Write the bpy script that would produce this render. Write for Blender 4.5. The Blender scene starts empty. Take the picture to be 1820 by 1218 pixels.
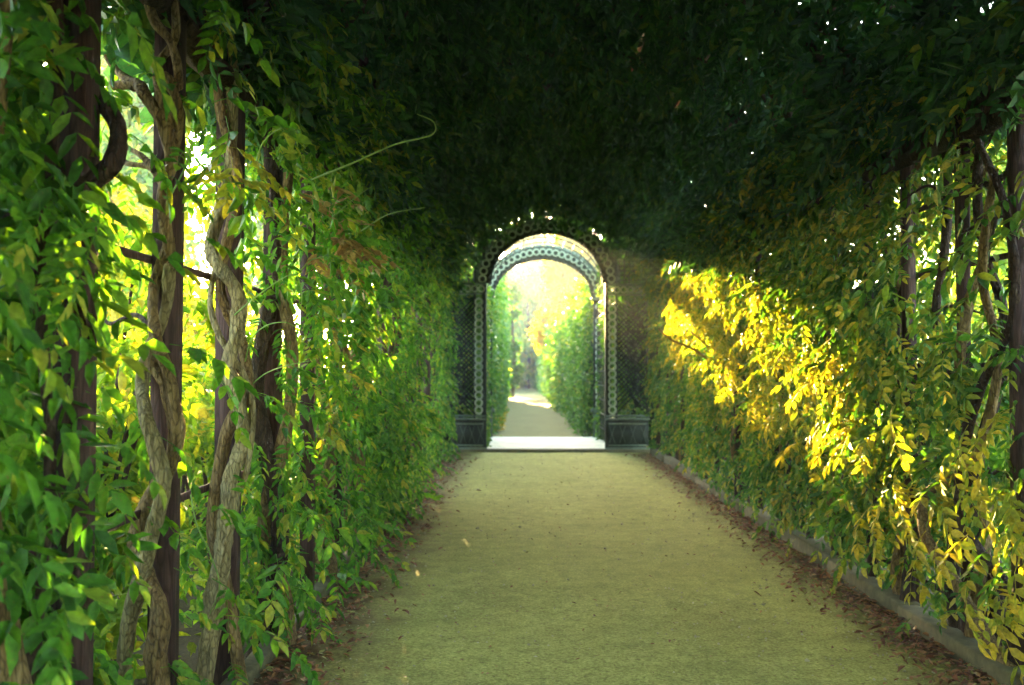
import bpy, math, random
import numpy as np

# ------------------------------------------------------------------ camera, light, exposure
S = bpy.context.scene
C = S.collection
random.seed(7)
rng = np.random.default_rng(11)
CAMZ = 1.5
HAZE = 0.0019
cam_d = bpy.data.cameras.new('camera')
cam = bpy.data.objects.new('camera', cam_d)
C.objects.link(cam)
cam.location = (0, 0, CAMZ)
cam_d.sensor_width = 36.0
cam_d.lens = 35.0
cam.rotation_euler = (math.radians(90 + 1.42), 0, math.radians(0.39))
cam_d.clip_start = 0.05
cam_d.clip_end = 1500
cam_d.dof.use_dof = True
cam_d.dof.focus_distance = 4.6
cam_d.dof.aperture_fstop = 2.8
S.camera = cam

SUN = np.array([-0.20, 1.0, 0.185])                      # direction towards the sun
SUN = SUN / np.linalg.norm(SUN)
sun_el = math.asin(SUN[2])
sun_az = math.atan2(SUN[0], SUN[1])                      # clockwise from +Y
W = bpy.data.worlds.new('World')
S.world = W
W.use_nodes = True
wn = W.node_tree.nodes
wn.clear()
sky = wn.new('ShaderNodeTexSky')
sky.sky_type = 'NISHITA'
sky.sun_disc = False
sky.sun_elevation = sun_el
sky.sun_rotation = sun_az
sky.air_density = 1.0
sky.dust_density = 2.0
sky.ozone_density = 1.0
bg = wn.new('ShaderNodeBackground')
bg.inputs[1].default_value = 0.15
wo = wn.new('ShaderNodeOutputWorld')
W.node_tree.links.new(sky.outputs[0], bg.inputs[0])
W.node_tree.links.new(bg.outputs[0], wo.inputs[0])
sl = bpy.data.lights.new('sun', 'SUN')
sl.energy = 5.0
sl.angle = math.radians(0.6)
sl.color = (1.0, 0.67, 0.27)
so = bpy.data.objects.new('sun', sl)
C.objects.link(so)
so.location = (-10, 40, 20)
from mathutils import Vector
so.rotation_euler = Vector(SUN).to_track_quat('Z', 'Y').to_euler()
S.view_settings.view_transform = 'Standard'
S.view_settings.look = 'None'
S.view_settings.gamma = 1.0
S.view_settings.use_curve_mapping = False
S.view_settings.exposure = 5.3
S.render.engine = 'CYCLES'
S.cycles.max_bounces = 9
S.cycles.diffuse_bounces = 6
S.cycles.transmission_bounces = 6
S.cycles.glossy_bounces = 2
S.cycles.sample_clamp_indirect = 6.0
S.cycles.use_denoising = True

# ------------------------------------------------------------------ materials
def new_mat(name):
    m = bpy.data.materials.new(name)
    m.use_nodes = True
    nt = m.node_tree
    nt.nodes.clear()
    out = nt.nodes.new('ShaderNodeOutputMaterial')
    return m, nt, out

def nd(nt, t, **kw):
    n = nt.nodes.new(t)
    for k, v in kw.items():
        setattr(n, k, v)
    return n

def ramp(nt, stops):
    r = nd(nt, 'ShaderNodeValToRGB')
    e = r.color_ramp.elements
    while len(e) < len(stops):
        e.new(0.5)
    for i, (p, c) in enumerate(stops):
        e[i].position = p
        e[i].color = (*c, 1)
    return r

def leaf_mat(name, stops, trans=0.42, tcol=(1.25, 1.35, 0.45), nscale=1.6, rough=0.58, clump=(0.6, 1.25)):
    m, nt, out = new_mat(name)
    L = nt.links.new
    g = nd(nt, 'ShaderNodeNewGeometry')
    oi = nd(nt, 'ShaderNodeObjectInfo')
    tc = nd(nt, 'ShaderNodeTexCoord')
    n1 = nd(nt, 'ShaderNodeTexNoise')
    n1.inputs['Scale'].default_value = nscale
    n1.inputs['Detail'].default_value = 2
    L(g.outputs['Position'], n1.inputs['Vector'])
    # per leaflet random plus clump noise picks the hue
    a = nd(nt, 'ShaderNodeMath', operation='MULTIPLY_ADD')
    L(n1.outputs[0], a.inputs[0]); a.inputs[1].default_value = 1.1; a.inputs[2].default_value = -0.55
    b = nd(nt, 'ShaderNodeMath', operation='ADD', use_clamp=True)
    L(g.outputs['Random Per Island'], b.inputs[0]); L(a.outputs[0], b.inputs[1])
    r = ramp(nt, stops)
    L(b.outputs[0], r.inputs[0])
    # veins / blotches inside the leaf
    n2 = nd(nt, 'ShaderNodeTexNoise')
    n2.inputs['Scale'].default_value = 55
    L(g.outputs['Position'], n2.inputs['Vector'])
    mr = nd(nt, 'ShaderNodeMapRange')
    mr.inputs[1].default_value = 0.25; mr.inputs[2].default_value = 0.75
    mr.inputs[3].default_value = clump[0]; mr.inputs[4].default_value = clump[1]
    L(n2.outputs[0], mr.inputs[0])
    mx = nd(nt, 'ShaderNodeMix', data_type='RGBA', blend_type='MULTIPLY')
    mx.inputs[0].default_value = 1.0
    L(r.outputs[0], mx.inputs[6]); L(mr.outputs[0], mx.inputs[7])
    n3 = nd(nt, 'ShaderNodeTexNoise'); n3.inputs['Scale'].default_value = 95; n3.inputs['Detail'].default_value = 3
    L(g.outputs['Position'], n3.inputs['Vector'])
    sp = nd(nt, 'ShaderNodeMapRange'); sp.inputs[1].default_value = 0.64; sp.inputs[2].default_value = 0.72; sp.inputs[3].default_value = 0; sp.inputs[4].default_value = 0.7
    L(n3.outputs[0], sp.inputs[0])
    bl = nd(nt, 'ShaderNodeMix', data_type='RGBA'); L(sp.outputs[0], bl.inputs[0]); L(mx.outputs[2], bl.inputs[6]); bl.inputs[7].default_value = (0.16, 0.10, 0.03, 1)
    col = bl.outputs[2]
    p = nd(nt, 'ShaderNodeBsdfPrincipled')
    p.inputs['Roughness'].default_value = rough
    p.inputs['Specular IOR Level'].default_value = 0.25
    L(col, p.inputs['Base Color'])
    t = nd(nt, 'ShaderNodeBsdfTranslucent')
    m2 = nd(nt, 'ShaderNodeMix', data_type='RGBA', blend_type='MULTIPLY')
    m2.inputs[0].default_value = 1.0
    L(col, m2.inputs[6]); m2.inputs[7].default_value = (*tcol, 1)
    L(m2.outputs[2], t.inputs[0])
    ms = nd(nt, 'ShaderNodeMixShader')
    ms.inputs[0].default_value = trans
    L(p.outputs[0], ms.inputs[1]); L(t.outputs[0], ms.inputs[2])
    L(ms.outputs[0], out.inputs[0])
    return m

def bark_mat(name, c0, c1, c2, scale=9, stretch=(1, 1, 0.14), bump=1.0):
    m, nt, out = new_mat(name)
    L = nt.links.new
    tc = nd(nt, 'ShaderNodeTexCoord')
    mp = nd(nt, 'ShaderNodeMapping')
    mp.inputs['Scale'].default_value = stretch
    L(tc.outputs['Object'], mp.inputs[0])
    n = nd(nt, 'ShaderNodeTexNoise')
    n.inputs['Scale'].default_value = scale * 4
    n.inputs['Detail'].default_value = 6
    n.inputs['Roughness'].default_value = 0.65
    n.inputs['Distortion'].default_value = 0.8
    L(mp.outputs[0], n.inputs['Vector'])
    r = ramp(nt, [(0.25, c0), (0.5, c1), (0.78, c2)])
    L(n.outputs[0], r.inputs[0])
    p = nd(nt, 'ShaderNodeBsdfPrincipled')
    p.inputs['Roughness'].default_value = 0.85
    p.inputs['Specular IOR Level'].default_value = 0.2
    L(r.outputs[0], p.inputs['Base Color'])
    m2 = nd(nt, 'ShaderNodeMapping'); m2.inputs['Scale'].default_value = (stretch[0], stretch[1], min(1, stretch[2] * 2.2))
    L(tc.outputs['Object'], m2.inputs[0])
    vo = nd(nt, 'ShaderNodeTexVoronoi', feature='DISTANCE_TO_EDGE'); vo.inputs['Scale'].default_value = scale * 7
    L(m2.outputs[0], vo.inputs['Vector'])
    cr = nd(nt, 'ShaderNodeMapRange'); cr.inputs[1].default_value = 0.0; cr.inputs[2].default_value = 0.16; cr.inputs[3].default_value = 0.45; cr.inputs[4].default_value = 1.0
    L(vo.outputs['Distance'], cr.inputs[0])
    mc = nd(nt, 'ShaderNodeMix', data_type='RGBA', blend_type='MULTIPLY'); mc.inputs[0].default_value = 0.8
    L(r.outputs[0], mc.inputs[6]); L(cr.outputs[0], mc.inputs[7]); L(mc.outputs[2], p.inputs['Base Color'])
    b0 = nd(nt, 'ShaderNodeBump'); b0.inputs['Strength'].default_value = bump * 0.7; b0.inputs['Distance'].default_value = 0.02
    L(cr.outputs[0], b0.inputs['Height'])
    b = nd(nt, 'ShaderNodeBump')
    b.inputs['Strength'].default_value = bump
    b.inputs['Distance'].default_value = 0.05
    L(b0.outputs[0], b.inputs['Normal'])
    L(n.outputs[0], b.inputs['Height'])
    L(b.outputs[0], p.inputs['Normal'])
    L(p.outputs[0], out.inputs[0])
    return m

def plain_mat(name, c0, c1, scale=20, rough=0.6, bump=0.2, metallic=0.0, detail=5):
    m, nt, out = new_mat(name)
    L = nt.links.new
    tc = nd(nt, 'ShaderNodeTexCoord')
    n = nd(nt, 'ShaderNodeTexNoise')
    n.inputs['Scale'].default_value = scale
    n.inputs['Detail'].default_value = detail
    n.inputs['Roughness'].default_value = 0.6
    L(tc.outputs['Object'], n.inputs['Vector'])
    r = ramp(nt, [(0.3, c0), (0.7, c1)])
    L(n.outputs[0], r.inputs[0])
    p = nd(nt, 'ShaderNodeBsdfPrincipled')
    p.inputs['Roughness'].default_value = rough
    p.inputs['Metallic'].default_value = metallic
    p.inputs['Specular IOR Level'].default_value = 0.3
    L(r.outputs[0], p.inputs['Base Color'])
    b = nd(nt, 'ShaderNodeBump')
    b.inputs['Strength'].default_value = bump
    b.inputs['Distance'].default_value = 0.01
    L(n.outputs[0], b.inputs['Height'])
    L(b.outputs[0], p.inputs['Normal'])
    L(p.outputs[0], out.inputs[0])
    return m

def gravel_mat(name, cols, edge=None, dirt=(0.075, 0.036, 0.018)):
    """sandy gravel: fine grain, broad worn patches, dark organic dirt that gathers along the kerbs"""
    m, nt, out = new_mat(name)
    L = nt.links.new
    g = nd(nt, 'ShaderNodeNewGeometry')
    n1 = nd(nt, 'ShaderNodeTexNoise'); n1.inputs['Scale'].default_value = 60; n1.inputs['Detail'].default_value = 4; n1.inputs['Roughness'].default_value = 0.75
    n2 = nd(nt, 'ShaderNodeTexNoise'); n2.inputs['Scale'].default_value = 1.3; n2.inputs['Detail'].default_value = 5; n2.inputs['Roughness'].default_value = 0.6
    n3 = nd(nt, 'ShaderNodeTexVoronoi'); n3.inputs['Scale'].default_value = 60
    for n in (n1, n2, n3):
        L(g.outputs['Position'], n.inputs['Vector'])
    r = ramp(nt, [(0.3, cols[0]), (0.5, cols[1]), (0.72, cols[2])])
    L(n1.outputs[0], r.inputs[0])
    mr = nd(nt, 'ShaderNodeMapRange')
    mr.inputs[1].default_value = 0.3; mr.inputs[2].default_value = 0.7; mr.inputs[3].default_value = 0.82; mr.inputs[4].default_value = 1.08
    L(n2.outputs[0], mr.inputs[0])
    mx = nd(nt, 'ShaderNodeMix', data_type='RGBA', blend_type='MULTIPLY'); mx.inputs[0].default_value = 1
    L(r.outputs[0], mx.inputs[6]); L(mr.outputs[0], mx.inputs[7])
    col = mx.outputs[2]
    n5 = nd(nt, 'ShaderNodeTexNoise'); n5.inputs['Scale'].default_value = 7.5; n5.inputs['Detail'].default_value = 6; n5.inputs['Roughness'].default_value = 0.7; n5.inputs['Distortion'].default_value = 0.6
    L(g.outputs['Position'], n5.inputs['Vector'])
    m5 = nd(nt, 'ShaderNodeMapRange'); m5.inputs[1].default_value = 0.35; m5.inputs[2].default_value = 0.65; m5.inputs[3].default_value = 0.78; m5.inputs[4].default_value = 1.14
    L(n5.outputs[0], m5.inputs[0])
    x5 = nd(nt, 'ShaderNodeMix', data_type='RGBA', blend_type='MULTIPLY'); x5.inputs[0].default_value = 1
    L(col, x5.inputs[6]); L(m5.outputs[0], x5.inputs[7]); col = x5.outputs[2]
    # scattered dark grit
    gt = nd(nt, 'ShaderNodeTexNoise'); gt.inputs['Scale'].default_value = 28; gt.inputs['Detail'].default_value = 3
    L(g.outputs['Position'], gt.inputs['Vector'])
    gm = nd(nt, 'ShaderNodeMapRange'); gm.inputs[1].default_value = 0.60; gm.inputs[2].default_value = 0.72; gm.inputs[3].default_value = 0; gm.inputs[4].default_value = 0.55
    L(gt.outputs[0], gm.inputs[0])
    mg = nd(nt, 'ShaderNodeMix', data_type='RGBA'); L(gm.outputs[0], mg.inputs[0]); L(col, mg.inputs[6]); mg.inputs[7].default_value = (*dirt, 1)
    col = mg.outputs[2]
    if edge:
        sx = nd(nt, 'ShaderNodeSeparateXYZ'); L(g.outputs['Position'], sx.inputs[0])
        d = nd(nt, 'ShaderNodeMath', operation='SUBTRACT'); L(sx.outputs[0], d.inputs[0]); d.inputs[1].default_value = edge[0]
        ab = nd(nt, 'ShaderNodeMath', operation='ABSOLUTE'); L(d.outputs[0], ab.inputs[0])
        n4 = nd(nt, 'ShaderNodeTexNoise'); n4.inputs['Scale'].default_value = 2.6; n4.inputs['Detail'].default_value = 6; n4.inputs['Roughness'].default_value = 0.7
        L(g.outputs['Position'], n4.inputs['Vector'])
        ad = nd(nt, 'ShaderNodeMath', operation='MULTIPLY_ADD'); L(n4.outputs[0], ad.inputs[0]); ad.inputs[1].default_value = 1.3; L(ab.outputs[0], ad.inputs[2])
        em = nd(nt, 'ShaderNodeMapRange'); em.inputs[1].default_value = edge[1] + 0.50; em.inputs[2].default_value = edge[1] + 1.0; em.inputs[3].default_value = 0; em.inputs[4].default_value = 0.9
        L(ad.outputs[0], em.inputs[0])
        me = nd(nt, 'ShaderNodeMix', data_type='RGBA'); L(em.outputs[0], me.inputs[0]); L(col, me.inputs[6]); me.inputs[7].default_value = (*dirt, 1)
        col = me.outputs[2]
    p = nd(nt, 'ShaderNodeBsdfPrincipled'); p.inputs['Roughness'].default_value = 0.95; p.inputs['Specular IOR Level'].default_value = 0.1
    L(col, p.inputs['Base Color'])
    b1 = nd(nt, 'ShaderNodeBump'); b1.inputs['Strength'].default_value = 0.7; b1.inputs['Distance'].default_value = 0.012
    L(n1.outputs[0], b1.inputs['Height'])
    b2 = nd(nt, 'ShaderNodeBump'); b2.inputs['Strength'].default_value = 0.5; b2.inputs['Distance'].default_value = 0.008
    L(n3.outputs[0], b2.inputs['Height']); L(b1.outputs[0], b2.inputs['Normal'])
    L(b2.outputs[0], p.inputs['Normal'])
    L(p.outputs[0], out.inputs[0])
    return m

G_WALL = [(0.0, (0.030, 0.105, 0.010)), (0.45, (0.070, 0.205, 0.014)), (0.8, (0.14, 0.28, 0.018)), (1.0, (0.28, 0.30, 0.03))]
G_RIGHT = [(0.0, (0.030, 0.092, 0.014)), (0.4, (0.072, 0.165, 0.018)), (0.75, (0.17, 0.215, 0.02)), (1.0, (0.38, 0.28, 0.03))]
G_ROOF = [(0.0, (0.018, 0.060, 0.028)), (0.5, (0.030, 0.10, 0.034)), (0.9, (0.05, 0.15, 0.035)), (1.0, (0.10, 0.16, 0.03))]  # shadow tone put into the roof leaves: darker, bluer green
G_OUT = [(0.0, (0.08, 0.18, 0.015)), (0.5, (0.16, 0.29, 0.02)), (0.85, (0.29, 0.36, 0.025)), (1.0, (0.42, 0.35, 0.04))]
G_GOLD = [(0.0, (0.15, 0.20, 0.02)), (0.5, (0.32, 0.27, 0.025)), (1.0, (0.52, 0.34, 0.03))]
G_HEDGE = [(0.0, (0.035, 0.11, 0.02)), (0.5, (0.07, 0.18, 0.022)), (0.9, (0.14, 0.26, 0.03)), (1.0, (0.25, 0.28, 0.04))]
M_left = leaf_mat('vine_leaf_green', G_WALL, trans=0.45)
M_right = leaf_mat('vine_leaf_autumn', G_RIGHT, trans=0.40, tcol=(1.05, 1.35, 0.45))
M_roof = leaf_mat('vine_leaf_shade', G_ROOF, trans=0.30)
M_out = leaf_mat('shrub_leaf', G_OUT, trans=0.5, tcol=(1.4, 1.4, 0.4))
M_yellow = leaf_mat('yellow_and_sunlit_vine_leaf', [(0.0, (0.13, 0.20, 0.02)), (0.5, (0.28, 0.275, 0.024)), (1.0, (0.48, 0.35, 0.03))], trans=0.42, tcol=(1.2, 1.3, 0.4))  # yellowing sprays, and sunlight put into the leaf colour on the right wall
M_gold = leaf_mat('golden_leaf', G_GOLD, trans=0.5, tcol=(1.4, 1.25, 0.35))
M_hedge = leaf_mat('hedge_leaf', G_HEDGE, trans=0.4, rough=0.4)
M_litter = leaf_mat('fallen_leaf', [(0.0, (0.10, 0.035, 0.018)), (0.5, (0.20, 0.075, 0.03)), (0.9, (0.30, 0.15, 0.05)), (1.0, (0.2, 0.2, 0.04))], trans=0.15, tcol=(1, 1, 1))
M_dry = leaf_mat('dry_leaf', [(0.0, (0.20, 0.12, 0.035)), (0.5, (0.32, 0.20, 0.06)), (1.0, (0.40, 0.29, 0.09))], trans=0.3, tcol=(1.1, 1, .7))
M_bark = bark_mat('vine_bark', (0.09, 0.05, 0.02), (0.23, 0.15, 0.055), (0.38, 0.27, 0.11))
M_bark_grey = bark_mat('grey_vine_bark', (0.13, 0.10, 0.045), (0.30, 0.24, 0.10), (0.46, 0.39, 0.18))
M_bark_dark = bark_mat('dark_bark', (0.028, 0.015, 0.010), (0.06, 0.034, 0.022), (0.11, 0.07, 0.04))
M_shoot = plain_mat('green_shoot', (0.10, 0.20, 0.03), (0.20, 0.30, 0.05), 30)
M_post = bark_mat('weathered_post', (0.030, 0.016, 0.013), (0.06, 0.032, 0.025), (0.10, 0.058, 0.04), 7, (1, 1, 0.06), 0.3)
M_kerb = plain_mat('mossy_kerb', (0.05, 0.044, 0.018), (0.115, 0.10, 0.045), 14, 0.85, 0.5)
M_paint = plain_mat('dark_green_paint', (0.010, 0.014, 0.011), (0.020, 0.028, 0.020), 30, 0.7, 0.1)
M_ring = plain_mat('pale_green_paint', (0.20, 0.26, 0.17), (0.30, 0.37, 0.24), 30, 0.6, 0.1)
M_ring_skylit = plain_mat('skylit_ring_paint', (0.50, 0.58, 0.48), (0.66, 0.72, 0.60), 30, 0.6, 0.1)  # sky light on the back rings put into a paler colour
M_mould = plain_mat('worn_green_paint', (0.05, 0.075, 0.05), (0.10, 0.14, 0.09), 25, 0.5, 0.1)

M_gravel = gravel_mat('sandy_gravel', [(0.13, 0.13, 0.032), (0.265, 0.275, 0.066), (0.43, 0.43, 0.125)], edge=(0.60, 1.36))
M_gravel2 = gravel_mat('garden_gravel', [(0.09, 0.09, 0.03), (0.15, 0.15, 0.05), (0.24, 0.235, 0.10)])  # base colour darkened to stand in for hedge shade
M_stone = gravel_mat('pale_gravel', [(0.62, 0.59, 0.42), (0.76, 0.72, 0.52), (0.86, 0.82, 0.62)], dirt=(0.45, 0.4, 0.25))  # whitened to stand in for sunlight on the passage floor
M_soil = gravel_mat('soil', [(0.03, 0.024, 0.012), (0.055, 0.045, 0.02), (0.085, 0.075, 0.03)])
M_core_block = plain_mat('hedge_core_block', (0.012, 0.02, 0.01), (0.03, 0.04, 0.018), 12, 0.9, 0.5)

# ------------------------------------------------------------------ mesh helpers
def link(o, parent=None):
    C.objects.link(o)
    if parent is not None:
        o.parent = parent
    return o

def mesh_np(name, V, F, mat, smooth=False):
    """V (n,3), F (m,k) with k 3 or 4"""
    me = bpy.data.meshes.new(name)
    V = np.ascontiguousarray(V, dtype=np.float32)
    F = np.ascontiguousarray(F, dtype=np.int32)
    k = F.shape[1]
    me.vertices.add(len(V)); me.vertices.foreach_set('co', V.ravel())
    me.loops.add(F.size); me.loops.foreach_set('vertex_index', F.ravel())
    me.polygons.add(len(F)); me.polygons.foreach_set('loop_start', np.arange(len(F), dtype=np.int32) * k)
    if smooth:
        me.polygons.foreach_set('use_smooth', np.ones(len(F), dtype=bool))
    me.update(calc_edges=True)
    me.materials.append(mat)
    return me

def part(name, V, F, mat, parent, smooth=False, kind=None):
    o = bpy.data.objects.new(name, mesh_np(name, V, F, mat, smooth))
    link(o, parent)
    if parent is not None and parent.type == 'EMPTY':
        o.matrix_parent_inverse.identity()
        o.location = tuple(-c for c in parent.location)   # geometry is given in world coordinates
    if kind:
        o['kind'] = kind
    return o

def tag(o, label, cat=None, group=None, kind=None):
    o['label'] = label
    if cat: o['category'] = cat
    if group: o['group'] = group
    if kind: o['kind'] = kind
    return o

def thing(name, loc, label, cat, group=None):
    o = bpy.data.objects.new(name, None)
    o.empty_display_size = 0.2
    o.location = loc
    link(o)
    return tag(o, label, cat, group)

class MB:
    """collects quads"""
    def __init__(s):
        s.V = []; s.F = []; s.n = 0
    def add(s, V, F):
        V = np.asarray(V, float); F = np.asarray(F, int)
        s.V.append(V); s.F.append(F + s.n); s.n += len(V)
        return s
    def box(s, lo, hi, jit=0.0):
        x0, y0, z0 = lo; x1, y1, z1 = hi
        V = np.array([[x0,y0,z0],[x1,y0,z0],[x1,y1,z0],[x0,y1,z0],[x0,y0,z1],[x1,y0,z1],[x1,y1,z1],[x0,y1,z1]], float)
        if jit: V = V + rng.normal(0, jit, V.shape)
        F = [[0,3,2,1],[4,5,6,7],[0,1,5,4],[1,2,6,5],[2,3,7,6],[3,0,4,7]]
        return s.add(V, F)
    def bar(s, a, b, w, t, up=(0, 0, 1)):
        a = np.array(a, float); b = np.array(b, float)
        d = b - a; d /= np.linalg.norm(d)
        u = np.array(up, float)
        if abs(d @ u) > 0.98: u = np.array([1., 0, 0])
        y = np.cross(u, d); y /= np.linalg.norm(y); z = np.cross(d, y)
        V = []
        for e in (a, b):
            for sy, sz in ((-1, -1), (1, -1), (1, 1), (-1, 1)):
                V.append(e + y * sy * w / 2 + z * sz * t / 2)
        return s.add(V, [[3,2,1,0],[4,5,6,7],[0,1,5,4],[1,2,6,5],[2,3,7,6],[3,0,4,7]])
    def tube(s, P, R, n=8, rough=0.0):
        V, F = tube_np(P, R, n, rough)
        return s.add(V, F)
    def build(s, name, mat, parent=None, smooth=False, kind=None):
        return part(name, np.concatenate(s.V), np.concatenate(s.F), mat, parent, smooth, kind)

def spline(P, k=6):
    P = np.asarray(P, float)
    Q = np.vstack([2 * P[0] - P[1], P, 2 * P[-1] - P[-2]])
    out = []
    for i in range(1, len(Q) - 2):
        p0, p1, p2, p3 = Q[i-1], Q[i], Q[i+1], Q[i+2]
        for t in np.linspace(0, 1, k, endpoint=False):
            out.append(0.5 * ((2*p1) + (-p0+p2)*t + (2*p0-5*p1+4*p2-p3)*t*t + (-p0+3*p1-3*p2+p3)*t**3))
    out.append(P[-1])
    return np.array(out)

def tube_np(P, R, n=8, rough=0.0):
    P = np.asarray(P, float); m = len(P)
    R = np.interp(np.linspace(0, 1, m), np.linspace(0, 1, len(np.atleast_1d(R))), np.atleast_1d(R))
    T = np.gradient(P, axis=0); T /= np.linalg.norm(T, axis=1, keepdims=True) + 1e-9
    ref = np.array([0.31, 0.87, 0.13]) if abs(T[0, 2]) > 0.6 else np.array([0.1, 0.1, 1.0])
    nn = ref - (ref @ T[0]) * T[0]; nn /= np.linalg.norm(nn)
    V = np.zeros((m, n, 3)); ang = np.linspace(0, 2 * math.pi, n, endpoint=False)
    ph = rng.uniform(0, 6.28, 3)
    for i in range(m):
        nn = nn - (nn @ T[i]) * T[i]; nn /= np.linalg.norm(nn) + 1e-9
        b = np.cross(T[i], nn)
        rr = R[i] * (1 + rough * (np.sin(2 * ang + ph[0] + i * 0.5) * 0.6 + np.sin(3 * ang + ph[1] - i * 0.8) * 0.5 + rng.normal(0, 0.25, n)))
        V[i] = P[i] + np.outer(np.cos(ang) * rr, nn) + np.outer(np.sin(ang) * rr, b)
    V = V.reshape(-1, 3)
    F = []
    for i in range(m - 1):
        for j in range(n):
            a, c = i * n + j, i * n + (j + 1) % n
            F.append([a, c, c + n, a + n])
    V = np.vstack([V, P[0], P[-1]])
    for j in range(0, n):
        F.append([m * n, (j + 1) % n, j, j])
        F.append([m * n + 1, (m - 1) * n + j, (m - 1) * n + (j + 1) % n, (m - 1) * n + (j + 1) % n])
    F = np.array(F)
    # caps as degenerate-free quads are not possible: drop them for hidden ends
    good = np.array([len(set(f)) == 4 for f in F.tolist()])
    return V, F[good]

TAB = np.random.default_rng(5).random((32, 32, 32))
def vnoise(P, freq):
    Q = np.asarray(P, float) * freq + 100.0
    I = np.floor(Q).astype(int); f = Q - I; f = f * f * (3 - 2 * f)
    r = 0
    for dx in (0, 1):
        for dy in (0, 1):
            for dz in (0, 1):
                w = (f[:, 0] if dx else 1 - f[:, 0]) * (f[:, 1] if dy else 1 - f[:, 1]) * (f[:, 2] if dz else 1 - f[:, 2])
                r = r + w * TAB[(I[:, 0] + dx) % 32, (I[:, 1] + dy) % 32, (I[:, 2] + dz) % 32]
    return r

# ------------------------------------------------------------------ leaves
def leaflet(L, w, fold=0.25, curl=0.15):
    """pointed oval, two quads folded on the midrib; base at the origin, along +X, facing +Z"""
    V = np.array([[0, 0, 0], [0.30 * L, w * 0.5, fold * w * 0.5], [0.68 * L, w * 0.42, fold * w * 0.4 - curl * L * 0.3], [L, 0, -curl * L],
                  [0.68 * L, -w * 0.42, fold * w * 0.4 - curl * L * 0.3], [0.30 * L, -w * 0.5, fold * w * 0.5]])
    return V, np.array([[0, 3, 2, 1], [0, 5, 4, 3]])

def rot_axis(d, u):
    d = d / np.linalg.norm(d)
    y = np.cross(u, d); y /= np.linalg.norm(y) + 1e-9
    return np.stack([d, y, np.cross(d, y)], 1)            # columns

def pinnate(seed, L=0.26, pairs=5, lw=0.030, ll=0.072, stalk=False, droop=0.55):
    """a compound leaf: leaflets in pairs on a drooping stalk, base at the origin, leaving along +X"""
    r = np.random.default_rng(seed)
    V = []; F = []; n = 0
    t = np.linspace(0, 1, 9)
    px = L * t * (1 - 0.12 * t); pz = -droop * L * t ** 2
    def at(s): return np.array([np.interp(s, t, px), 0.012 * math.sin(s * 4 + seed), np.interp(s, t, pz)])
    def put(base, d, l, w):
        nonlocal n
        v, f = leaflet(l, w, r.uniform(0.1, 0.5), r.uniform(0.0, 0.35))
        u = np.array([r.normal(0, 0.3), r.normal(0, 0.3), 1.0])
        v = v @ rot_axis(np.array(d, float), u).T + base
        V.append(v); F.append(f + n); n += len(v)
    for i in range(pairs):
        s = 0.28 + 0.66 * i / (pairs - 1)
        for sd in (1, -1):
            l = ll * r.uniform(0.8, 1.15) * (0.75 + 0.5 * math.sin(math.pi * (0.25 + 0.6 * i / pairs)))
            put(at(s), (0.55 + r.normal(0, .15), sd, -0.35 - 0.5 * r.random()), l, lw * r.uniform(0.85, 1.15))
    put(at(1.0), (1, r.normal(0, .2), -0.8), ll * 1.15, lw * 1.1)
    if stalk:
        p = np.array([at(s) for s in np.linspace(0, 1, 5)])
        v, f = tube_np(p, [0.0022, 0.0012], 3)
        V.append(v); F.append(f + n); n += len(v)
    return np.concatenate(V), np.concatenate(F)

PIN = [pinnate(i, droop=d, lw=w) for i, (d, w) in enumerate([(0.35, .030), (0.7, .027), (0.5, .034), (0.95, .030), (0.6, .036)])]
PIN_NEAR = [pinnate(20 + i, stalk=True, pairs=p, droop=d, lw=w, ll=l) for i, (p, d, w, l) in enumerate([(5, .4, .036, .08), (4, .7, .040, .085), (5, .9, .032, .075), (3, .5, .046, .09), (6, .6, .030, .07)])]
def single(L, w, c=0.2):
    return leaflet(L, w, 0.3, c)
def rhomb(L, w):
    return np.array([[0, 0, 0], [0.45 * L, w / 2, 0.05 * L], [L, 0, -0.1 * L], [0.45 * L, -w / 2, 0.05 * L]]), np.array([[0, 3, 2, 1]])

def frames(D, U):
    D = D / (np.linalg.norm(D, axis=1, keepdims=True) + 1e-9)
    Y = np.cross(U, D); Y /= np.linalg.norm(Y, axis=1, keepdims=True) + 1e-9
    Z = np.cross(D, Y)
    return np.stack([D, Y, Z], 2)

def scatter(tmpls, P, R, s):
    """joined copies of the templates; returns V, F"""
    Vs = []; Fs = []; n = 0
    idx = np.arange(len(P)) % len(tmpls)
    for k, (tv, tf) in enumerate(tmpls):
        q = np.where(idx == k)[0]
        if not len(q): continue
        v = np.einsum('nij,vj->nvi', R[q], tv) * s[q][:, None, None] + P[q][:, None, :]
        f = tf[None] + (np.arange(len(q)) * len(tv))[:, None, None] + n
        Vs.append(v.reshape(-1, 3)); Fs.append(f.reshape(-1, tf.shape[1])); n += len(q) * len(tv)
    return np.concatenate(Vs), np.concatenate(Fs)

# ------------------------------------------------------------------ the setting
XL, XR, XC = -1.35, 2.42, 0.535            # pergola wall planes and centre line
HW, ZS, RISE = 1.885, 2.85, 1.62           # half width, springing and rise of the vault
Y0, Y1 = 0.2, 17.45
YBACK = -12.0                               # the tunnel goes on behind the camera

def sheet(name, x0, x1, y0, y1, z, mat, nx=2, ny=2, amp=0.0, freq=0.8):
    X, Y = np.meshgrid(np.linspace(x0, x1, nx), np.linspace(y0, y1, ny), indexing='ij')
    V = np.stack([X.ravel(), Y.ravel(), np.full(X.size, z)], 1)
    if amp:
        V[:, 2] += amp * (vnoise(V, freq) - 0.5) + amp * 0.35 * (vnoise(V, freq * 5) - 0.5)
    F = []
    for i in range(nx - 1):
        for j in range(ny - 1):
            a = i * ny + j
            F.append([a, a + ny, a + ny + 1, a + 1])
    return part(name, V, F, mat, None, True)

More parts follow.
